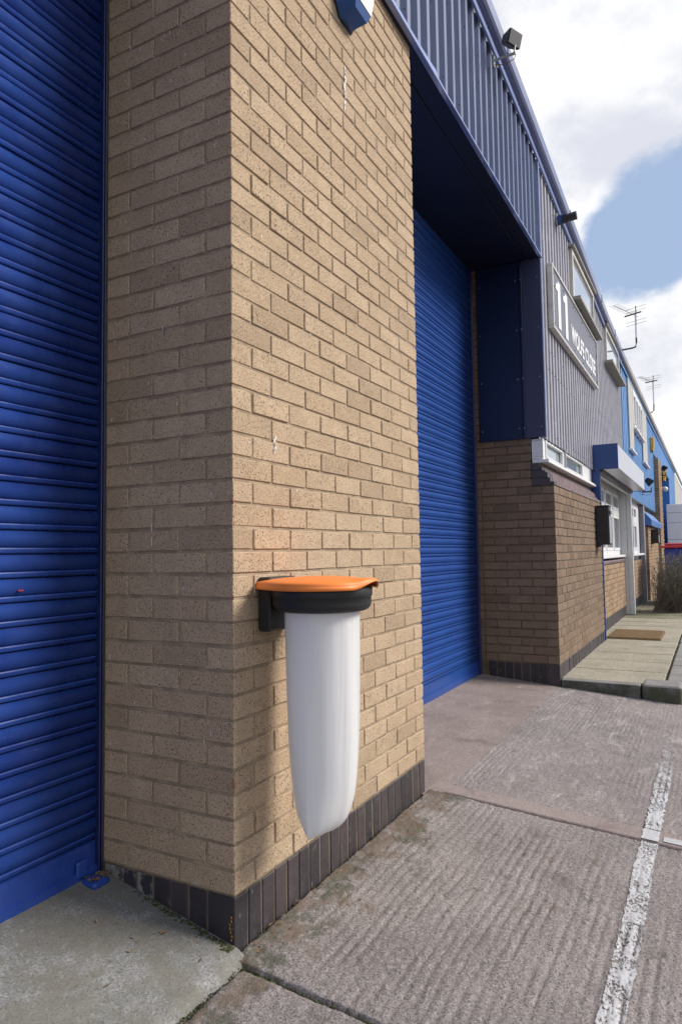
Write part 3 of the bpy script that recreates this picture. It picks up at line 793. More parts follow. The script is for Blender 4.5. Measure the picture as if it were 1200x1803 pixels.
mesh_obj('screw', bm, 'screw', unit, kind='stuff')

# grey clad bay above the brown wall
def windowed(parent, x0, x1, z0, z1, sx=.05, y=-.055):
    w = bpy.data.objects.new('window', None)
    bm = bmesh.new()
    for a in ((x0, x0 + sx, z0, z1), (x1 - sx, x1, z0, z1), (x0 + sx, x1 - sx, z1 - .055, z1), (x0 + sx, x1 - sx, z0, z0 + .045)):
        box(bm, a[0], a[1], y, .01, a[2], a[3], bev=.003)
    f = mesh_obj('window', bm, 'cream', parent)
    bx('pane', 'glass_pale', f, x0 + sx, x1 - sx, y + .022, y + .03, z0 + .045, z1 - .055, bev=0)
    bx('sill', 'sill', f, x0 - .06, x1 + .08, y - .085, .01, z0 - .045, z0 - .002, bev=.004)
    bx('head_trim', 'sill', f, x0 - .05, x1 + .05, y - .03, .01, z1 + .002, z1 + .03, bev=.003)
    return f
unit2 = thing('clad_bay', 'faded grey ribbed metal bay with two framed windows above the brown brick wall', 'warehouse')
clad('cladding', 'clad_grey', unit2, 4.60, 11.195, lambda x: 2.062 + .004 * math.sin(x * 5), lambda x: gt(x) - .11, crest=.42, web=.08, depth=.05)
bx('corner_trim', 'flash', unit2, 4.596, 4.622, -.040, -.022, 2.062, gt(4.6) - .18, bev=.003)
strip_x('top_flashing', 'flash', unit2, [4.6 + .3 * i for i in range(22)] + [11.19], flash_prof, 6)
strip_x('inner_wall', 'grey_far', unit2, [4.61, 5.8, 8.9, 11.19], lambda x: [(.75, 2.09), (.022, 2.09), (.022, gt(x) - .022), (.75, gt(x) - .022)], 4)
windowed(unit2, 6.25, 7.86, 3.89, 4.47)
windowed(unit2, 9.06, 10.68, 3.85, 4.385)
for (a, b, zz) in ((6.22, 7.88, 4.502), (9.03, 10.70, 4.417)):
    strip_x('head_panel', 'clad_grey', unit2, [a, (a + b) / 2, b], lambda x: [(-.028, zz), (-.034, zz), (-.034, gt(x) - .18), (-.028, gt(x) - .18)], 4)
bm = bmesh.new()
for i in range(44):
    x = 4.6 + .147 * i + .13
    for z in (2.13, 2.75, 2.95, 4.45 if x < 6 or x > 8 else 3.7):
        if random.random() < .5: screw(bm, x, YC - .003, z)
mesh_obj('screw', bm, 'screw', unit2, kind='stuff')
# long low window in the gap over the coping
lw = bpy.data.objects.new('strip_window', None)
bm = bmesh.new()
WX0, WX1, WZ0, WZ1 = 4.612, 7.46, 1.868, 2.058
for a in ((WX0, WX1, WZ0, WZ0 + .022), (WX0, WX1, WZ1 - .015, WZ1), (WX0, WX0 + .085, WZ0 + .023, WZ1 - .016), (5.52, 5.66, WZ0 + .023, WZ1 - .016), (6.74, WX1, WZ0 + .023, WZ1 - .016)):
    box(bm, a[0], a[1], .000, .104, a[2], a[3], bev=.003)
f = mesh_obj('window', bm, 'white', unit2)
for (a, b) in ((WX0 + .085, 5.52), (5.66, 6.74)): bx('pane', 'glass_net', f, a, b, .022, .03, WZ0 + .023, WZ1 - .016, bev=0)
for (a, b) in ((WX0 + .085, 5.52), (5.66, 6.74)):
    bm = bmesh.new()
    for q in ((a, a + .03, WZ0 + .024, WZ1 - .017), (b - .03, b, WZ0 + .024, WZ1 - .017), (a + .031, b - .031, WZ0 + .024, WZ0 + .038), (a + .031, b - .031, WZ1 - .030, WZ1 - .017)):
        box(bm, q[0], q[1], -.012, .02, q[2], q[3], bev=.003)
    mesh_obj('sash', bm, 'white', f)
bx('sill', 'white', f, WX0 - .012, WX1 + .03, -.050, .10, WZ0 - .034, WZ0 - .002, bev=.004)
bx('handle', 'galv', f, 5.575, 5.60, -.03, -.008, WZ0 - .02, WZ1 + .02, bev=.004)

# name board
sg = thing('street_sign', 'grey name board reading 11 WOLFE CLOSE in white, on grey cladding', 'sign')
SX0, SX1, SZ0, SZ1, SY = 4.93, 7.87, 3.168, 3.805, -.064
bx('sign_board', 'sign', sg, SX0 + .03, SX1 - .03, SY, SY + .02, SZ0 + .03, SZ1 - .03, bev=0)
bm = bmesh.new()
for a in ((SX0, SX1, SZ0, SZ0 + .026), (SX0, SX1, SZ1 - .026, SZ1), (SX0, SX0 + .034, SZ0 + .027, SZ1 - .027), (SX1 - .034, SX1, SZ0 + .027, SZ1 - .027)):
    box(bm, a[0], a[1], SY - .012, YC - .002, a[2], a[3], bev=.003)
mesh_obj('sign_frame', bm, 'sign_frame', sg)
def one(x, z, w, h):
    prof = [(0, .77), (0, .885), (.18, .90), (.38, .925), (.50, 1.0), (1, 1.0), (1, 0), (.42, 0), (.42, .77)]
    bm = bmesh.new()
    f = bm.faces.new([bm.verts.new((x + a * w, SY - .001, z + b * h)) for a, b in prof])
    r = bmesh.ops.extrude_face_region(bm, geom=[f])
    for v in r['geom']:
        if isinstance(v, bmesh.types.BMVert): v.co.y -= .004
    fix(bm); return mesh_obj('numeral', bm, 'letters', sg)
one(5.115, 3.245, .225, .475); one(5.50, 3.245, .225, .475)
def text(s, x, z, h, wid, par, mat, y, name='lettering', offset=.03):
    cu = bpy.data.curves.new(name, 'FONT'); cu.body = s; cu.size = 1.0; cu.offset = offset; cu.extrude = .01; cu.space_character = 1.06
    o = bpy.data.objects.new(name, cu); COL.objects.link(o)
    dg = bpy.context.evaluated_depsgraph_get(); dg.update()
    me = bpy.data.meshes.new_from_object(o.evaluated_get(dg)); bpy.data.objects.remove(o); bpy.data.curves.remove(cu)
    co = np.empty(len(me.vertices) * 3, np.float32); me.vertices.foreach_get('co', co); co = co.reshape(-1, 3)
    x0, x1, y0, y1 = co[:, 0].min(), co[:, 0].max(), co[:, 1].min(), co[:, 1].max()
    nc = np.empty_like(co)
    nc[:, 0] = x + (co[:, 0] - x0) / (x1 - x0) * wid; nc[:, 2] = z + (co[:, 1] - y0) / (y1 - y0) * h; nc[:, 1] = y - .003 - co[:, 2] * .2
    me.vertices.foreach_set('co', nc.reshape(-1)); me.update(); me.materials.clear(); me.materials.append(M[mat])
    return link(name, me, None, par)
text('WOLFE', 5.93, 3.292, .205, .84, sg, 'letters', SY); text('CLOSE', 6.86, 3.292, .205, .80, sg, 'letters', SY)
bm = bmesh.new()
for x in (5.03, 5.55, 6.1, 6.7, 7.3, 7.78):
    for z in (SZ0 + .075, SZ1 - .075): screw(bm, x, SY - .005, z, .008)
for z in (3.35, 3.6): screw(bm, 5.02, SY - .005, z, .008); screw(bm, 7.80, SY - .005, z, .008)
mesh_obj('screw', bm, 'screw', sg, kind='stuff')

# ------------------------------------------------------------------ pavement
pav = thing('pavement', 'sandy flagged pavement with kerb beside the brown wall', None, kind='structure')
PZ = -0.106
bx('paving_bed', 'joint', pav, 4.70, 40, -.93, .30, -0.34, PZ - .018, bev=0)
for i in range(14):
    x0 = 4.712 + .6 * i + (0.0 if i == 0 else .004)
    bm = bmesh.new(); box(bm, x0, x0 + .591, -.905, .06, PZ - .05, PZ + random.uniform(-.003, .003), bev=.006, jit=.002)
    mesh_obj('paving_flag', bm, 'flag' if i < 10 else 'mossy', pav)
bx('paving_flag', 'mossy', pav, 13.13, 24, -.905, .06, PZ - .05, PZ, bev=.006)
for (a, b, c, d, m) in ((4.598, 4.700, -.735, YF - .004, .012), (4.592, 4.905, -1.055, -.745, .030)):
    bm = bmesh.new(); box(bm, a, b, c, d, -0.34, PZ + (.010 if m > .02 else .004), bev=m, seg=3, jit=.003); mesh_obj('kerb_stone', bm, 'kerb', pav)
for i in range(15):
    bm = bmesh.new(); box(bm, 4.915 + i * .92, 4.915 + i * .92 + .905, -1.055, -.922, -0.36, PZ + random.uniform(-.004, .004), bev=.014, seg=2, jit=.003); mesh_obj('kerb_stone', bm, 'kerb', pav)
pts = [(random.uniform(4.9, 8.5), -.913 + random.gauss(0, .004), PZ - .004) for _ in range(120)] + [(random.uniform(11.5, 14), random.uniform(-.6, .0), PZ + .002) for _ in range(200)]
clumps('moss', 'moss', pts, .004, .011, .4, pav)
xs, ys = np.linspace(7.735, 8.690, 90), np.linspace(-.712, -.072, 60)
X, Y = np.meshgrid(xs, ys, indexing='ij')
ed = np.minimum(np.minimum(X - xs[0], xs[-1] - X), np.minimum(Y - ys[0], ys[-1] - Y))
Zm = PZ + .004 + np.clip(ed / .012, 0, 1) * (.020 + .006 * RNG.random(X.shape))
tag(grid_mesh('doormat', xs, ys, Zm, 'coir', None), 'brown coir doormat on the pavement outside the glazed entrance', 'doormat')

# ------------------------------------------------------------------ entrance with shutter box
def brick_panel(parent, x0, x1, yf, z0, z1, mat, coping=True, left=None):
    w = Wall(parent, mat)
    n = int((z1 - z0) / .075)
    for k in range(n):
        off = 0 if k % 2 else -.1125
        x = x0 + off
        while x < x1:
            a, b = max(x, x0), min(x + ST, x1)
            if b - a > .03: w.add(a, yf, z0 + k * .075 + .005, b - a, HD)
            x += .225
    w.build(120 if x0 < 10 else 0)
    bx('mortar', 'mortar_dark', parent, x0, x1, yf + .006, yf + .12, z0 - .3, z0 + n * .075 + .002, bev=0)
    pl = Wall(parent, 'plinth', 'plinth_brick')
    for i in range(int((x1 - x0) / .075)): pl.add(x0 + i * .075, yf + .001, z0 - .24, .066, HD, .234)
    pl.build(60 if x0 < 10 else 0)
    return z0 + n * .075
ent = thing('entrance_wall', 'brick apron wall with white framed window set back under the pale shutter box', 'shopfront')
zt2 = brick_panel(ent, 7.56, 11.28, .040, .060, .86, 'brick_far')
bm = bmesh.new()
for i in range(16): box(bm, 7.56 + i * .2325, 7.56 + i * .2325 + .222, .032, .15, zt2 + .004, zt2 + .060, bev=.012)
mesh_obj('sill_brick', bm, 'coping', ent, kind='stuff')
def casement(parent, x0, x1, z0, z1, y, n, tr, mat='white', glass='glass', door=False):
    bm = bmesh.new(); fw = .07
    box(bm, x0, x1, y, y + .07, z0, z0 + fw, bev=.004); box(bm, x0, x1, y, y + .07, z1 - fw, z1, bev=.004)
    xs_ = [x0 + (x1 - x0) * k / n for k in range(n + 1)]
    for k, x in enumerate(xs_):
        a = x if k == 0 else (x - fw if k == n else x - fw / 2)
        box(bm, a, a + fw, y + .001, y + .071, z0 + fw + .001, z1 - fw - .001, bev=.004)
    f = mesh_obj('window', bm, mat, parent)
    bm = bmesh.new()
    for k in range(n):
        a, b = xs_[k] + fw + .002, xs_[k + 1] - fw * .5 - .002
        box(bm, a, b, y - .008, y + .06, tr - .045, tr + .045, bev=.004)
        for (c, d) in ((z0 + fw + .002, tr - .047), (tr + .047, z1 - fw - .002)):
            for q in ((a, a + .045, c, d), (b - .045, b, c, d), (a + .046, b - .046, c, c + .05), (a + .046, b - .046, d - .05, d)): box(bm, q[0], q[1], y - .006, y + .05, q[2], q[3], bev=.003)
    mesh_obj('sash', bm, mat, f)
    for k in range(n):
        a, b = xs_[k] + fw + .002, xs_[k + 1] - fw * .5 - .002
        for (c, d) in ((z0 + fw, tr - .045), (tr + .045, z1 - fw)): bx('pane', glass, f, a, b, y + .03, y + .036, c, d, bev=0)
    return f
f = casement(ent, 7.60, 11.26, .945, 2.05, .105, 4, 1.66)
bx('sill', 'white', f, 7.58, 11.28, .02, .16, .905, .943, bev=.006)
bx('reveal_panel', 'white_panel', ent, 11.285, 11.40, -.010, .30, -.10, 2.06, bev=.004)
bx('ceiling', 'sill', ent, 7.5, 11.4, .005, .30, 2.052, 2.09, bev=.003)
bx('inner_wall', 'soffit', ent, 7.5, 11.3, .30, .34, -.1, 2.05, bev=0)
can = thing('shutter_box', 'pale metal shutter box with dark blue end projecting over the glazed entrance', 'shutter box')
CX0, CX1 = 7.50, 11.42
bm = bmesh.new(); box(bm, CX0 + .012, 10.42, -.318, -.024, 2.062, 2.372, bev=.006); box(bm, 10.424, CX1, -.317, -.024, 2.063, 2.371, bev=.006); mesh_obj('hood', bm, 'alu', can)
bx('end_plate', 'canopy_blue', can, CX0 - .006, CX0 + .010, -.322, -.022, 2.055, 2.376, bev=.003)
bx('end_plate', 'canopy_blue', can, CX1 + .002, CX1 + .016, -.322, -.022, 2.055, 2.376, bev=.003)
bx('rolled_curtain', 'black_steel', can, CX0 + .02, CX1 - .02, -.125, -.085, 2.02, 2.061, bev=.012)
bx('lath_bar', 'white_panel', can, CX0 + .03, CX1 - .03, -.062, -.044, 1.985, 2.050, bev=.006)
bx('guide_rail', 'canopy_blue', can, 7.512, 7.556, -.100, .030, -.10, 2.052, bev=.004)
bx('guide_rail', 'white_panel', can, 11.29, 11.40, -.096, -.014, -.10, 2.052, bev=.004)
bx('rail_edge', 'canopy_blue', can, 11.402, 11.425, -.100, -.014, -.10, 2.052, bev=.003)

def postbox(x0, label, y=YF, z0=1.095, w=.20, h=.46, d=.155):
    p = thing('post_box', label, 'post box', 'black post boxes on the brick walls')
    bx('case', 'black_steel', p, x0, x0 + w, y - d, y - .004, z0, z0 + h, bev=.006)
    bx('lid', 'black_steel', p, x0 - .004, x0 + w + .004, y - d - .008, y - .004, z0 + h + .001, z0 + h + .014, bev=.004)
    bx('sunlit_front', 'galv', p, x0 + .008, x0 + w - .008, y - d - .004, y - d - .0005, z0 + .02, z0 + h - .12, bev=.002)  # pale metal stands in for sunlight on the black front
    bx('flap', 'black_steel', p, x0 + .02, x0 + w - .02, y - d - .012, y - d - .001, z0 + h - .09, z0 + h - .05, bev=.003)
    bx('wall_bracket', 'black_steel', p, x0 + .01, x0 + .04, y - .05, y - .002, z0 - .028, z0 - .001, bev=.003)
    return p
postbox(7.02, 'black post box on the brown brick wall by the entrance guide rail')
postbox(15.75, 'small black post box under the blue awning on the far brick wall', y=-.08, z0=1.17, w=.25, h=.30, d=.16)

# ------------------------------------------------------------------ light blue unit further along
blue = thing('blue_unit', 'light blue clad industrial unit beyond the grey bay', 'industrial unit')
bm = bmesh.new()
clad('cladding', 'clad_light', blue, 11.205, 18.55, lambda x: 2.02, lambda x: gt(x) - .11, pitch=.25, depth=.02, crest=.6, web=.06)
clad('cladding', 'clad_light', blue, 18.56, 31.0, lambda x: 3.62 if x < 26.6 else 2.0, lambda x: gt(x) - .11, pitch=.25, depth=.02, crest=.6, web=.06)
bx('inner_wall', 'grey_far', blue, 11.21, 31.0, .05, .09, 3.64, 4.3, bev=0)
bx('inner_wall', 'grey_far', blue, 11.41, 18.5, .05, .09, 2.04, 3.63, bev=0)
strip_x('gutter', 'gutter_far', blue, [11.21] + [11.5 + i for i in range(20)] + [31.0], gut_prof, 8)
strip_x('top_flashing', 'clad_light', blue, [11.21] + [11.5 + i for i in range(20)] + [31.0], flash_prof, 6)
bx('drip_flashing', 'black_steel', blue, 11.43, 18.5, -.03, .04, 1.985, 2.018, bev=.003)
bx('door_reveal', 'awning', blue, 26.3, 26.6, -.02, .45, -.1, 3.6, bev=.003)
bx('loading_door', 'awning', blue, 20.0, 26.3, .45, .5, -.1, 3.6, bev=.003)
bx('soffit', 'soffit', blue, 18.6, 26.6, -.01, .45, 3.60, 3.618, bev=0)
for (a, b) in ((12.15, 12.95), (15.05, 16.25)): bx('side_panel', 'grey_far', blue, a, b, -.045, -.024, 2.93 if a < 14 else 3.0, 4.25, bev=.004)
for (a, b) in ((12.1, 13.0), (15.0, 16.3)): bx('panel_sill', 'white', blue, a, b, -.09, -.024, 2.89 if a < 14 else 2.96, 2.926 if a < 14 else 2.996, bev=.004)
bx('side_panel', 'grey_far', blue, 12.15, 16.25, -.046, -.024, 4.252, 4.30, bev=.003)
f = casement(blue, 12.97, 15.03, 3.46, 4.245, -.052, 4, 3.50, glass='glass_pale')
bx('sill', 'white', f, 12.97, 15.03, -.10, -.024, 3.42, 3.456, bev=.004)
zt3 = brick_panel(blue, 11.43, 14.9, .045, .060, .86, 'brick_far')
f = casement(blue, 11.45, 13.9, .95, 1.98, .06, 4, 1.60)
bx('sill', 'white', f, 11.43, 14.9, -.02, .10, .905, .947, bev=.006)
bx('side_panel', 'white_panel', blue, 13.91, 14.35, .055, .12, .95, 1.98, bev=.004)
bx('door', 'black_steel', blue, 14.36, 14.62, .06, .12, .95, 1.98, bev=.004)
bx('post', 'pipe', blue, 14.66, 14.86, -.03, .06, -.12, 1.985, bev=.01)

far_wall = thing('brick_wall', 'far low brick wall under a blue sheet awning, beyond the shrub', 'brick wall')
w = Wall(far_wall, 'brick_far')
for k in range(22):
    z = -.11 + k * .075
    for i in range(14):
        x = 15.0 + .225 * i - (.1125 if k % 2 else 0)
        if x < 15: w.add(15.0, -.08, z, HD, ST)
        else: w.add(x, -.08, z, ST, HD)
w.build(0)
bx('mortar', 'mortar_dark', far_wall, 15.006, 18.2, -.074, .12, -.3, 1.55, bev=0)
bm = bmesh.new(); prism_x(bm, [(-.15, 1.56), (-.16, 1.56), (-.16, 1.69), (.03, 1.92), (.04, 1.92), (.04, 1.56)], 14.92, 18.4); fix(bm)
mesh_obj('awning', bm, 'awning', far_wall)
tall = thing('brick_pier', 'tall narrow brick pier at the blue loading door far along the row', 'brick pier')
w = Wall(tall, 'brick_far')
for k in range(48):
    z = -.1 + k * .075
    for i in range(6):
        x = 18.6 + .225 * i - (.1125 if k % 2 else 0)
        if x < 18.6: w.add(18.6, -.13, z, HD, ST)
        else: w.add(x, -.13, z, ST, HD)
    w.add(18.6, .095 if k % 2 else -.0225, z, HD, ST)
w.build(0)
bx('mortar', 'mortar_dark', tall, 18.606, 19.9, -.124, .45, -.3, 3.5, bev=0)

grey = thing('grey_building', 'pale grey rendered building at the far end of the row', 'building')
bm = bmesh.new(); box(bm, 31.05, 60, .0, 12, -.3, 4.3); mesh_obj('wall', bm, 'grey_far', grey)
strip_x('gutter', 'gutter_far', grey, [31.05, 40, 60], gut_prof, 8)
bx('window', 'glass', grey, 40, 43, -.03, -.002, 2.6, 3.3, bev=.01)

cab = thing('portable_cabin', 'white panelled cabin standing beyond the red lidded bin', 'cabin')
for k, (z0, z1) in enumerate(((-.42, 1.30), (1.306, 1.80), (1.806, 2.10), (2.106, 2.36))):
    bx('cabin_panel', 'cabin', cab, 21.0, 27.0, -3.2, -.16, z0, z1, bev=.01)
wb = thing('wheeled_bin', 'large blue wheeled bin with red lid behind the shrub', 'bin')
bm = bmesh.new(); box(bm, 14.1, 15.1, -1.78, -.42, -.24, 1.05, bev=.05, seg=3)
for v in bm.verts:
    s = 0.86 + .14 * (v.co.z + .24) / 1.29; v.co.x = 14.6 + (v.co.x - 14.6) * s; v.co.y = -1.10 + (v.co.y + 1.10) * s
mesh_obj('body', bm, 'bin_blue', wb)
bm = bmesh.new(); box(bm, 14.05, 15.15, -1.83, -.37, 1.051, 1.10, bev=.015, seg=2); box(bm, 14.12, 15.1, -1.76, -.44, 1.101, 1.15, bev=.03, seg=2); mesh_obj('lid', bm, 'bin_red', wb)
for (x, y) in ((14.25, -1.6), (14.25, -.6), (14.95, -1.6), (14.95, -.6)):
    bm = bmesh.new(); bmesh.ops.create_cone(bm, segments=16, radius1=.09, radius2=.09, depth=.05, cap_ends=True, matrix=Matrix.Translation((x, y, -.325)) @ Matrix.Rotation(math.pi / 2, 4, 'X')); mesh_obj('wheel', bm, 'black_plastic', wb)

# shrub
def shrub():
    root = thing('shrub', 'scruffy grey green woody shrub leaning on the pavement before the blue bin', 'shrub')
    base = Vector((12.05, -.45, PZ)); C0 = Vector((12.25, -.83, .54))
    tw, lf = bmesh.new(), bmesh.new()
    rnd = random.Random(5)
    tips = []
    for i in range(800):
        while True:
            d = Vector((rnd.uniform(-1, 1), rnd.uniform(-1, 1), rnd.uniform(-.9, 1)))
            if .15 < d.length < 1: break
        d = d.normalized() * rnd.uniform(.55, 1.0)
        end = C0 + Vector((d.x * .60, d.y * .60, d.z * .50)) + Vector((0, 0, .05 * d.z))
        if rnd.random() < .07: end += Vector((rnd.gauss(0, .05), rnd.gauss(0, .05), abs(rnd.gauss(.08, .09))))
        b = base + Vector((rnd.gauss(0, .06), rnd.gauss(0, .05) - (.28 if rnd.random() < .3 else 0), .0))
        mid = b.lerp(end, .5) + Vector((rnd.gauss(0, .07), rnd.gauss(0, .07), -.06 + rnd.gauss(0, .05)))
        pts = []
        for k in range(6):
            u = k / 5; pts.append(b * (1 - u) ** 2 + mid * 2 * u * (1 - u) + end * u ** 2 + Vector((rnd.gauss(0, .008),) * 3) * (k > 0))
        r0 = rnd.uniform(.004, .008) if i > 14 else .018
        tube(tw, pts, [r0, r0 * .8, r0 * .6, r0 * .45, r0 * .35, .0014], 3, cap=False)
        for k in range(rnd.randint(10, 20)):
            u = 1 - rnd.random() ** 1.5 * .55
            p = pts[min(5, int(u * 5))].lerp(pts[min(5, int(u * 5) + 1)], u * 5 % 1) + Vector((rnd.gauss(0, .016), rnd.gauss(0, .016), rnd.gauss(0, .016)))
            ax = ((end - mid).normalized() + Vector((rnd.gauss(0, .6), rnd.gauss(0, .6), rnd.gauss(.1, .5)))).normalized()
            sd = ax.cross(Vector((rnd.gauss(0, 1), rnd.gauss(0, 1), rnd.gauss(0, 1)))).normalized()
            L, wd = rnd.uniform(.02, .045), rnd.uniform(.004, .008)
            lf.faces.new([lf.verts.new(q) for q in (p, p + ax * L * .5 + sd * wd, p + ax * L, p + ax * L * .5 - sd * wd)])
    mesh_obj('branches', tw, 'twig', root); mesh_obj('foliage', lf, 'leaf', root)
shrub()

# ------------------------------------------------------------------ roof and wall fittings
def rot_obj(o, eul): o.rotation_euler = eul; return o
def floodlight(label, loc, yawz, tilt, s=1.0, arm=.16, group='outdoor lights on the fascia', am='galv', hm='black_steel'):
    r = thing('floodlight', label, 'floodlight', group, loc)
    bx('mounting_plate', am, r, -.03 * s, .03 * s, -.012, 0, -.09 * s, .07 * s, bev=.002)
    bm = bmesh.new(); tube(bm, [(0, -.012, 0), (0, -arm * .55, 0.0)], .018 * s, 8); tube(bm, [(0, -arm * .5, -.01), (0, -arm * .55, .11 * s)], .012 * s, 8); mesh_obj('arm', bm, am, r)
    bm = bmesh.new(); tube(bm, [(0, -.01, -.06 * s), (.01, -arm * .25, -.09 * s), (.02, -arm * .5, -.05 * s), (.012, -arm * .55, .0)], .005 * s, 6); mesh_obj('cable', bm, 'rust', r)
    head = bmesh.new()
    w, h, d = .13 * s, .10 * s, .17 * s
    prof = [(-w, -h, 0), (w, -h, 0), (w, h, 0), (-w, h, 0), (-w * .62, -h * .55, d), (w * .62, -h * .55, d), (w * .62, h * .55, d), (-w * .62, h * .55, d)]
    v = [head.verts.new(p) for p in prof]
    for q in ((3, 2, 1, 0), (4, 5, 6, 7), (0, 1, 5, 4), (1, 2, 6, 5), (2, 3, 7, 6), (3, 0, 4, 7)): head.faces.new([v[k] for k in q])
    fix(head); bmesh.ops.bevel(head, geom=head.edges[:], offset=.014 * s, segments=2, affect='EDGES')
    o = mesh_obj('lamp_head', head, hm, r)
    o.location = (0, -arm * .55, .11 * s + .09 * s); o.rotation_euler = (tilt, 0, yawz)
    g = bx('lamp_glass', 'lamp_glass', o, -w * .9, w * .9, -h * .88, h * .88, -.006, -.002, bev=.002)
    return r
floodlight('grey weathered floodlight on a rusty arm above the ribbed fascia', (3.06, -.052, 4.615), R_(-25), R_(-72), .54, .30, hm='lamp_grey')
floodlight('black folding floodlight on light blue cladding beside the pale shutter box', (14.3, -.045, 2.26), R_(0), R_(-45), .85, .34, am='black_steel')
floodlight('small dark floodlight near the tall far brick pier', (20.6, -.04, 3.20), R_(0), R_(-45), .85, .32, am='black_steel')
cv = thing('security_camera', 'dark cylindrical security camera under the gutter above the name board', 'camera', None, (5.50, -.03, 4.47))
bx('mounting_plate', 'clad_grey', cv, -.05, .05, -.012, 0, -.06, .06, bev=.004)
bm = bmesh.new(); tube(bm, [(0, -.012, 0), (0, -.06, 0)], .052, 14); mesh_obj('collar', bm, 'canopy_blue', cv)
bm = bmesh.new(); tube(bm, [(0, -.061, 0), (0, -.11, .004)], .046, 14); tube(bm, [(0, -.111, .004), (.0, -.125, .005)], .038, 14); tube(bm, [(0, -.126, .005), (.0, -.20, .010)], .043, 14); mesh_obj('body', bm, 'black_steel', cv)

al = thing('alarm_box', 'cream alarm box with faceted blue lower lens high on the buff pier', 'alarm box', None, (0.815, -.001, 3.43))
def loft(levels, par, name, mat):
    bm = bmesh.new(); rings = [[bm.verts.new((x, y, z)) for x, y in pts_] for z, pts_ in levels]
    for a, b in zip(rings, rings[1:]):
        n = len(a)
        for k in range(n): bm.faces.new((a[k], a[(k + 1) % n], b[(k + 1) % n], b[k]))
    bm.faces.new(rings[0]); bm.faces.new(rings[-1]); fix(bm)
    return mesh_obj(name, bm, mat, par)
def hexp(w, d, f): return [(-w, 0), (-w * f, -d), (w * f, -d), (w, 0)]
def loft3(rings_, par, name, mat):
    bm = bmesh.new(); rr = [[bm.verts.new(p) for p in r] for r in rings_]
    for a, b in zip(rr, rr[1:]):
        for k in range(len(a)): bm.faces.new((a[k], a[(k + 1) % len(a)], b[(k + 1) % len(a)], b[k]))
    bm.faces.new(rr[0]); bm.faces.new(rr[-1]); fix(bm)
    return mesh_obj(name, bm, mat, par)
def hx(w, d, f, zb_, zf_): return [(-w, 0, zb_), (-w * f, -d, zf_), (w * f, -d, zf_), (w, 0, zb_)]
loft3([hx(.058, .026, .55, -.100, -.104), hx(.088, .078, .62, -.055, -.078), hx(.108, .090, .66, -.004, -.042)], al, 'lens', 'alarm_blue')
loft3([hx(.110, .0925, .66, -.003, -.041), hx(.165, .100, .70, .13, .13), hx(.185, .100, .70, .33, .33), hx(.17, .085, .7, .36, .36)], al, 'case', 'alarm_cream')
bm = bmesh.new(); bmesh.ops.create_cone(bm, segments=24, radius1=.028, radius2=.028, depth=.003, cap_ends=True, matrix=Matrix.Translation((.03, -.099, .075)) @ Matrix.Rotation(math.pi / 2, 4, 'X')); mesh_obj('emblem', bm, 'ink', al)
bm = bmesh.new()
for k in range(5): box(bm, .068, .108 - .006 * (k % 2), -.1035, -.1003, .105 + k * .02, .112 + k * .02)
mesh_obj('print', bm, 'ink', al)
bm = bmesh.new(); prism_pts = [(-.065, -.104), (.055, -.098), (.165, .13), (.185, .36), (-.19, .36), (-.172, .13), (-.118, -.004), (-.096, -.055)]
vv = [bm.verts.new((x, -.0005, z)) for x, z in prism_pts]; f_ = bm.faces.new(vv)
r_ = bmesh.ops.extrude_face_region(bm, geom=[f_])
for v in r_['geom']:
    if isinstance(v, bmesh.types.BMVert): v.co.y -= .004
fix(bm); mesh_obj('rear_outline', bm, 'black_steel', al)  # thin black outline behind the case, reaching out on its left side

for (x, z, s, lab) in ((17.6, 3.76, .8, 'yellow alarm box on light blue cladding above the loading door corner'), (22.6, 3.42, .8, 'far yellow alarm box past the small floodlight')):
    a = thing('alarm_box', lab, 'alarm box', None, (x, -.03, z))
    loft([(-.20, hexp(.10, .06, .7)), (-.05, hexp(.125, .08, .75)), (.13, hexp(.125, .08, .75)), (.15, hexp(.11, .06, .75))], a, 'case', 'yellow')
    bx('lens', 'alarm_blue', a, -.06, .06, -.06, -.01, -.245, -.202, bev=.01)
cam2 = thing('dome_camera', 'small white dome camera on the far blue loading door frame', 'camera', None, (20.3, -.06, 2.80))
bm = bmesh.new(); tube(bm, [(0, 0, 0), (0, -.12, 0)], .03, 8); mesh_obj('arm', bm, 'white', cam2)
bm = bmesh.new(); bmesh.ops.create_uvsphere(bm, u_segments=14, v_segments=9, radius=.075, matrix=Matrix.Translation((0, -.13, -.03))); mesh_obj('dome', bm, 'white', cam2, smooth=True)

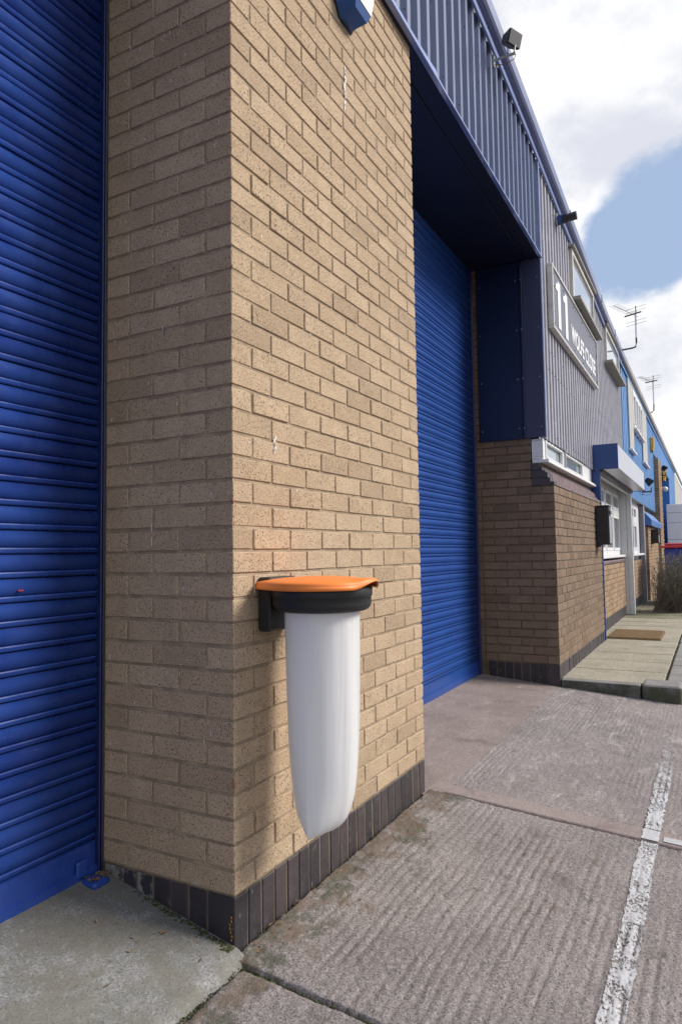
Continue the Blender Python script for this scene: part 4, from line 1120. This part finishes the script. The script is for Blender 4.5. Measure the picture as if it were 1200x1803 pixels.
def aerial(label, base, arm, up, boom, s=1.0):
    r = thing('aerial', label, 'aerial', 'television aerials on the eaves', base)
    bm = bmesh.new()
    pts = [(0, 0, 0), (arm[0] * .7, arm[1] * .7, arm[2] * .6), (arm[0] * .94, arm[1] * .94, arm[2]), (arm[0], arm[1], arm[2] + .08), (arm[0], arm[1], arm[2] + .16)]
    tube(bm, pts, .020 * s, 8); mesh_obj('bracket_arm', bm, 'black_steel', r)
    top = Vector((arm[0], arm[1], arm[2] + up))
    bm = bmesh.new(); tube(bm, [(arm[0], arm[1], arm[2] + .161), top], .019 * s, 8); mesh_obj('mast', bm, 'alu', r)
    b = Vector(boom); L = b.length; bd = b.normalized(); el = Vector((-bd.y, bd.x, 0)).normalized()
    p0 = top + Vector((0, 0, -.02))
    bm = bmesh.new(); tube(bm, [p0 - bd * .08, p0 + b], .009 * s, 6); mesh_obj('boom', bm, 'alu', r)
    bm = bmesh.new()
    for k in range(9):
        q = p0 + b * (.22 + .78 * k / 8); h = (.16 - .006 * k) * s
        tube(bm, [q - el * h, q + el * h], .004 * s, 4)
    q0 = p0 - bd * .02
    for dz in (-.20, -.12, .12, .20): tube(bm, [q0 + Vector((0, 0, dz * s)) - el * .26 * s, q0 + Vector((0, 0, dz * s)) + el * .26 * s], .005 * s, 4)
    mesh_obj('element', bm, 'galv', r, kind='stuff')
    bm = bmesh.new(); tube(bm, [q0 + Vector((0, 0, -.24 * s)), q0 + Vector((0, 0, .24 * s))], .012 * s, 5); tube(bm, [p0 + b * .12 - el * .21 * s, p0 + b * .12 + el * .21 * s], .018 * s, 6); mesh_obj('reflector_bar', bm, 'black_steel', r)
    return r
aerial('nearer television aerial on a bent pole at the end of the grey bay', (10.75, -.08, 4.44), (.15, -.24, .06), .57, (-.58, .28, .04), .72)
aerial('farther television aerial standing above the light blue unit', (16.9, -.08, 4.42), (.12, -.10, .08), .74, (-.55, .26, .05), .75)

# ------------------------------------------------------------------ bag holder on the pier
bh = thing('bag_holder', 'wall mounted black bag holder with orange lid and long white bag', 'litter bin', None, (0.205, -.200, 0.0))
bx('wall_bracket', 'black_plastic', bh, -.078, .085, .150, .1985, .786, .962, bev=.006)
bm = bmesh.new()
box(bm, -.060, .070, .09, .151, .850, .945, bev=.008)
mesh_obj('bracket_arm', bm, 'black_plastic', bh)
def lathe(name, prof, mat, n=64, ey=1.0):
    bm = bmesh.new(); rings = [[bm.verts.new((r * math.cos(2 * math.pi * k / n), r * math.sin(2 * math.pi * k / n) * ey, z)) for k in range(n)] for r, z in prof]
    for a, b in zip(rings, rings[1:]):
        for k in range(n): bm.faces.new((a[k], a[(k + 1) % n], b[(k + 1) % n], b[k]))
    fix(bm); return mesh_obj(name, bm, mat, bh, smooth=True)
lathe('ring', [(.118, .930), (.158, .932), (.1625, .928), (.1625, .903), (.1615, .9015), (.1590, .9005), (.1590, .880), (.157, .870), (.151, .8615), (.142, .856), (.128, .8535), (.118, .8535), (.118, .930)], 'black_plastic')
# lid: round, running back to a hinge at the wall, with a raised lip at the front
def lid():
    bm = bmesh.new(); n, m = 96, 12
    hull = []
    for k in range(361):
        a = 2 * math.pi * k / 360; hull.append((.1715 * math.cos(a), .1715 * math.sin(a)))
    tail = [(-.084, .196), (.084, .196)]
    tang = []
    for (px, py) in tail:                                # straight sides from the hinge, tangent to the round part
        d = math.hypot(px, py); a0 = math.atan2(py, px); b0 = math.acos(.1715 / d)
        for a in (a0 + b0, a0 - b0): tang.append((px, py, .1715 * math.cos(a), .1715 * math.sin(a)))
    segs = [(-.084, .196, .084, .196)] + [min(tang[0:2], key=lambda q: q[2]), max(tang[2:4], key=lambda q: q[2])]
    def outline(th):
        c, s = math.cos(th), math.sin(th); r = .1715
        for (ax, ay, bx_, by) in segs:
            dx, dy = bx_ - ax, by - ay; den = c * dy - s * dx
            if abs(den) < 1e-9: continue
            tt = (ax * dy - ay * dx) / den; uu = (ax * s - ay * c) / den
            if tt > 0 and -1e-6 <= uu <= 1 + 1e-6: r = max(r, tt)
        f = max(0, 1 - abs(((th + math.pi / 2 + math.pi) % (2 * math.pi)) - math.pi) / .50)
        f = f * f * (3 - 2 * f)
        return r + .010 * f, f
    def zt_(u, f): return .948 + .017 * (1 - u ** 2) ** 0.8 + f * .012 * max(0, (u - .72) / .28)
    rings = []
    for j in range(1, m + 1):
        u = j / m; ring = []
        for k in range(n):
            th = 2 * math.pi * k / n; r, f = outline(th)
            ring.append(bm.verts.new((r * u * math.cos(th), r * u * math.sin(th), zt_(u, f))))
        rings.append(ring)
    for (dr, dz) in ((.0035, -.003), (.005, -.008), (.0055, -.012), (.0075, -.0135), (.0080, -.023), (.0055, -.0245), (.002, -.020)):
        ring = []
        for k in range(n):
            th = 2 * math.pi * k / n; r, f = outline(th)
            ring.append(bm.verts.new(((r + dr + f * .005 * min(1, -dz / .02)) * math.cos(th), (r + dr + f * .005 * min(1, -dz / .02)) * math.sin(th), zt_(1, f) + dz * (1 - .55 * f))))
        rings.append(ring)
    c = bm.verts.new((0, 0, zt_(0, 0)))
    for k in range(n): bm.faces.new((c, rings[0][k], rings[0][(k + 1) % n]))
    for a, b in zip(rings, rings[1:]):
        for k in range(n): bm.faces.new((a[k], b[k], b[(k + 1) % n], a[(k + 1) % n]))
    fix(bm); return mesh_obj('lid', bm, 'orange', bh, smooth=True)
lid()
def bag():
    bm = bmesh.new(); n = 96
    hs = [.905, .88, .86, .84, .80, .75, .70, .65, .60, .55, .50, .45, .40, .36, .32, .29, .26, .24, .22, .205, .19, .18, .172, .166]
    HB = [(.166, .002), (.172, .026), (.18, .046), (.19, .060), (.205, .073), (.22, .082), (.24, .090), (.26, .096), (.29, .1025), (.32, .1065), (.36, .1105), (.40, .113), (.45, .1155), (.55, .118), (.70, .120), (.86, .1215), (1, .118)]
    HA = [(.166, .085), (.172, .093), (.19, .099), (.22, .1035), (.30, .108), (.45, .114), (.70, .120), (.86, .1215), (1, .118)]
    PW = [(.166, .80), (.25, .70), (.40, .60), (.60, .53), (.80, .5), (1, .5)]
    ip = lambda T, z: float(np.interp(z, [a for a, b in T], [b for a, b in T]))
    rings = []
    for z in hs:
        a, b, pw = ip(HA, z), ip(HB, z), ip(PW, z); ring = []
        for k in range(n):
            th = 2 * math.pi * k / n; c, s = math.cos(th), math.sin(th)
            x = a * c; e = max(0.0, 1 - c * c) ** pw
            y = b * e * (1 if s > 0 else -1)
            wr = .0016 * math.sin(th * 7 + 2.2 * z) * min(1, (.86 - z) * 4) + .0004 * math.sin(th * 17 + 5 * z)
            zz = z + max(0, (x / .12)) ** 2.2 * .050 * max(0, (.30 - z) / .14)     # outer corner of the seam is rounded up
            ring.append(bm.verts.new((x - .012 * max(0, (.3 - z)) / .14, y + wr * (1 if y > 0 else -1) * min(1, b / .06), zz)))
        rings.append(ring)
    for a, b in zip(rings, rings[1:]):
        for k in range(n): bm.faces.new((a[k], a[(k + 1) % n], b[(k + 1) % n], b[k]))
    bm.faces.new(rings[-1]); fix(bm)
    return mesh_obj('bag', bm, 'bag', bh, smooth=True)
bag()
